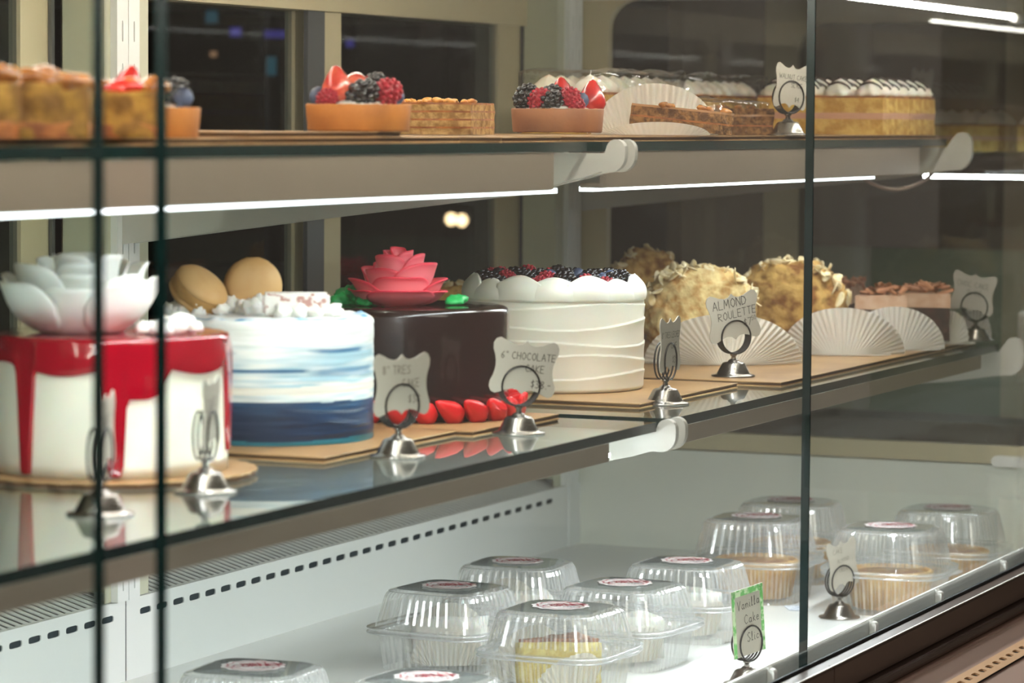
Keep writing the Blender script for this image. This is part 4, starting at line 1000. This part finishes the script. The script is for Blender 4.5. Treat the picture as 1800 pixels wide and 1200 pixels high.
def clamshell(x, y, label, kind='s', rz=0.0, tilt=0):
    t = thing('clamshell_box', label, 'plastic box', (x, y, DK + .0003), rz, 'clear clamshell boxes')
    C_ = CMS if kind == 's' else CMR; H = .075 if kind == 's' else .088
    for nm, me in zip(('shell', 'lid_top', 'lid_reflection', 'rim', 'hinge_tab'), C_): inst(me, nm, t, (0, 0, 0))
    sticker(t, H + .0014, .0255 if kind == 's' else .027, TH - PI / 2 - rz + dg(18)); return t
clams = [(2.805, 1.265, 'clear clamshell box left of the front centre one, white paper inside', 's'), (2.730, 1.121, 'front centre clamshell box with yellow sponge inside', 's'),
         (2.992, 1.275, 'clamshell box at the back left, close to the slotted duct', 's'), (2.895, 1.123, 'clamshell box right behind the one with yellow sponge', 's'),
         (3.070, 1.125, 'clamshell box just before the first tall pie box', 's'), (2.319, 1.217, 'clamshell box cut off at the bottom left', 's'), (2.333, 1.071, 'clamshell box cut off at the bottom centre, only its top showing', 's')]
for i, (x, y, lb, k_) in enumerate(clams): clamshell(x, y, lb, k_, (i * 37 % 11 - 5) * .02)
for x, y, lb in ((3.355, 1.150, 'tall pie box crossed by the pane joint'), (3.517, 1.165, 'tall pie box at the back, behind the one on the pane joint'), (3.337, .995, 'tall pie box behind the white deck sign'), (3.525, .985, 'tall pie box nearest the end wall')):
    clamshell(x, y, lb, 'r', .05)
def pie(x, y, label, R=.046):
    t = thing('small_pie', label, 'pie', (x, y, DK + .0035), 0, 'small golden pies')
    rf = lambda r, z, a: (r * (1 + .03 * math.cos(24 * a) * (z < .034)), z)
    obj('crust', lathe([(0, 0), (R * .82, 0), (R * .98, .034), (R, .038), (R * .92, .040), (R * .88, .036)], 96, rf=rf), PIE, t, True)
    obj('filling', lathe([(0, .039), (R * .5, .038), (R * .9, .0355)], 48, rf=lambda r, z, a: (r, z + .002 * noise.noise(Vector((r * 200 * math.cos(a), r * 200 * math.sin(a), 0))))), mat('pie_filling', 'cf9a4a', .5, c2='a5652a', scale=50, bump=.4), t, True)
for x, y, lb in ((3.355, 1.150, 'golden pie in the box crossed by the pane joint'), (3.517, 1.165, 'golden pie in the box at the back'), (3.337, .995, 'golden pie in the box behind the white deck sign'), (3.525, .985, 'golden pie in the box nearest the end wall')): pie(x, y, lb)
def boxed_slice(x, y, label, m, seed, yaw, gold=True):
    t = thing('boxed_cake_slice', label, 'cake slice', (x, y, DK + .0035), yaw, 'vanilla cake slices in clamshells')
    bm = prism([(-.036, .018), (.030, -.022), (.036, .026)], .001, .040, 'z'); bmesh.ops.subdivide_edges(bm, edges=bm.edges, cuts=7, use_grid_fill=True)
    for v in bm.verts: v.co += Vector((noise.noise(v.co * 130 + Vector((seed, 0, 0))), noise.noise(v.co * 130), .8 * noise.noise(v.co * 60) * (v.co.z > .03))) * .0022
    obj('sponge', bm, m, t, True)
    if gold:
        bm = prism([(-.034, .017), (.029, -.020), (.035, .024)], .040, .043, 'z'); bmesh.ops.subdivide_edges(bm, edges=bm.edges, cuts=6, use_grid_fill=True)
        for v in bm.verts: v.co.z += .002 * noise.noise(v.co * 120)
        obj('toasted_top', bm, BROWNT, t, True)
    paper_fan(t, .042, .050, .02, -.2, 24, .0012, 'paper_lobe', .5, seed, .03); paper_fan(t, .036, .034, .015, .25, 20, .0012, 'paper_lobe', .6, seed + 3, -.026)
YS = mat('pale_yellow_sponge', 'e2cf7a', .85, c2='cdb256', scale=120, bump=.6, bscale=260)
boxed_slice(2.73, 1.121, 'yellow sponge slice in the front centre clamshell', YS, 1, YW + .6)
for i, (x, y, lb) in enumerate(((2.805, 1.265, 'pale slice wrapped in white paper, in the box left of centre'), (2.992, 1.275, 'pale slice in white paper, in the box by the duct'), (2.895, 1.123, 'pale slice in white paper, in the box behind the yellow sponge'), (3.070, 1.125, 'cream covered slice in the box before the first pie'), (2.319, 1.217, 'slice in the clamshell at the bottom left'), (2.333, 1.071, 'slice in the clamshell at the bottom centre'))):
    boxed_slice(x, y, lb, CREAMW, i + 3, YW + .3 * i, False)
# loose label lying on the deck
bm = box(-.016, .016, -.011, .011, 0, .0004); lb_ = tag(obj('loose_sticker', bm, mat('blue_print', 'e6eaf0', .5, c2='7f93b8', scale=220, lo=.52, hi=.6), None, False, (3.30, 1.085, DK + .0002), (0, 0, .5)), 'small white sticker with blue print lying on the deck beside a pie box', 'sticker')

# ------------------------------------------------------------------ neighbouring case beyond the end wall
nb = thing('display_case', 'brownish glass display case seen beyond the end wall at the right', 'display case', (0, 0, 0))
obj('canopy', box(3.722, 4.9, .3, 1.62, 1.40, 1.47), BROWNW, nb)
obj('back_panel', box(4.06, 4.9, 1.50, 1.52, .75, 1.40), BROWNW, nb)
obj('end_frame_strip', box(3.72, 3.80, 1.53, 1.56, .75, 1.40), STEELW, nb)
f2 = endframe(4.39, .012, STEELW, 'end_frame', nb, .55, 1.50, .60, 1.40, .04, (.62, 1.452), (.66, 1.338))
obj('side_panel', box(4.95, 4.97, .3, 1.52, .30, 1.40), BROWNW, nb)
obj('lower_panel', box(4.60, 4.62, .3, 1.50, .30, 1.02), OLIVE, nb)
obj('ledge', box(4.30, 4.42, .3, 1.52, .70, .80), BROWNW, nb)
obj('shelf_glass', box(4.16, 4.34, .9, 1.30, 1.158, 1.164), SHELFG, nb)
obj('shelf_rail', box(4.15, 4.16, .85, 1.24, 1.135, 1.160), BRONZE, nb)
obj('led_strip', box(4.152, 4.158, .85, 1.20, 1.130, 1.134), LED, nb)
obj('lower_shelf', box(4.14, 4.34, .85, 1.42, .862, .870), SHELFG, nb)
cream_slice(4.25, 1.165, 1.1645, PI / 2, 'blurred cream slice on the far case shelf, the left one', .10, .10, .035, 20, 'blurred slices in the far case', False)
cream_slice(4.25, 1.03, 1.1645, PI / 2, 'blurred cream slice on the far case shelf, cut by the right picture edge', .12, .10, .035, 22, 'blurred slices in the far case', False)
rc = thing('red_rose_cake', 'blurred cream coloured cake with a red rose at the right picture edge', 'cake', (4.25, 1.02, .8705))
obj('body', lathe(body_prof(.075, .085), 48), CREAM, rc, True)
rose(rc, (0, 0, .085), .05, .045, LAY_OPEN, lambda u, v: (.6, .02, .04), VCOLP)
tag(obj('hanging_cable', tube([(3.55 + .014 * k, 1.10 - .003 * k, 1.142 - .017 * math.sin(PI * k / 12) ** .8) for k in range(13)], .0022, 8), CABLE, None, True), 'pale cable loop hanging under the upper shelf at the right', 'cable')

# ------------------------------------------------------------------ kitchen behind the doors
kc = thing('kitchen_counter', 'dim brown kitchen unit seen through the sliding doors', 'counter', (5.2, 4.6, 0))
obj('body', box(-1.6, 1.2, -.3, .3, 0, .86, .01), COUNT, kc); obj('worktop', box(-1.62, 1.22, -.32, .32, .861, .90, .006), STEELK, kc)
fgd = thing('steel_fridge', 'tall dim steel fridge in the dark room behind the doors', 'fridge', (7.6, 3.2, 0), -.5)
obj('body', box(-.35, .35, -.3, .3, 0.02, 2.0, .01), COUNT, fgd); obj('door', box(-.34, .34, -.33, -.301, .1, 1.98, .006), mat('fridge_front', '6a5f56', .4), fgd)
sk = thing('steel_rack', 'dim steel storage rack in the dark room behind the doors', 'rack', (5.3, 2.9, 0), -.3)
for z in (.4, .9, 1.4): obj('rack_shelf', box(-.4, .4, -.2, .2, z, z + .02), STEELK, sk)
for a in (-.39, .39):
    for b in (-.19, .19): obj('post', box(a - .012, a + .012, b - .012, b + .012, 0, 1.8), STEELK, sk)
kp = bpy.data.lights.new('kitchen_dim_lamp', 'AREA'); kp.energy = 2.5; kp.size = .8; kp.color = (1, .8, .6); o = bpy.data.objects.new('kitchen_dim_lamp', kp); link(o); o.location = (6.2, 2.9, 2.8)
def px(x_, y_, D):
    d = fwd + RGT * ((x_ - 900) / F_PX) - UPV * ((y_ - 600) / F_PX); return CAM + d * D
for i, (a, b) in enumerate(((793, 386), (812, 388))):
    p = px(a, b, 7.0); l = thing('warm_bulb', 'warm glowing bulb in the dark room, %s of the pair' % ('left' if i == 0 else 'right'), 'lamp', p, 0, 'warm bulbs in the dark room')
    obj('glass_bulb', lathe([(0, -.012), (.008, -.009), (.012, 0), (.009, .009), (.004, .014), (0, .015)], 16), BULB, l, True); obj('cap', lathe([(.005, .013), (.005, .024), (0, .025)], 12), STEELK, l, True)
    obj('flex', tube([(0, 0, .024), (0, 0, 1.9)], .002, 6), DARKM, l)

tag(obj('kitchen_post', box(-.06, .06, -.06, .06, 0, 3.0, .004), mat('post_paint', '6e5d52', .6, c2='5f5047', scale=3), None, False, (5.43, 2.55, 0)), 'dim brown post standing in the dark room behind the second door', 'post')
for i, (a, b, w_, h_, c_, e_, lb) in enumerate(((372, 30, .022, .022, (.15, .45, .55), .22, 'faint teal light in the dark room, near the top of the first door'), (414, 56, .020, .016, (.2, .15, .8), .4, 'faint violet light in the dark room, left of its pair'), (484, 60, .040, .014, (.2, .15, .8), .3, 'faint violet light in the dark room, the wider of the pair'),
        (477, 116, .018, .034, (.12, .42, .5), .25, 'faint upright teal light in the dark room behind the blue cake'), (375, 95, .012, .010, (1, .5, .25), .5, 'faint orange light in the dark room behind the first door'), (615, 76, .014, .014, (.2, .15, .8), .35, 'faint violet light behind the left side of the second door'))):
    p = px(a, b, 6.0); t = thing('indicator_light', lb, 'light', p, TH + PI / 2, 'small coloured lights in the dark room')
    obj('screen', box(-w_ / 2, w_ / 2, .0005, .002, -h_ / 2, h_ / 2, .0005), emit('indicator_%s' % 'abcdef'[i], c_, e_), t); obj('housing', box(-w_ / 2 - .004, w_ / 2 + .004, .002, .02, -h_ / 2 - .004, h_ / 2 + .004, .002), DARKM, t)
    t.rotation_euler = (0, 0, TH - PI / 2)
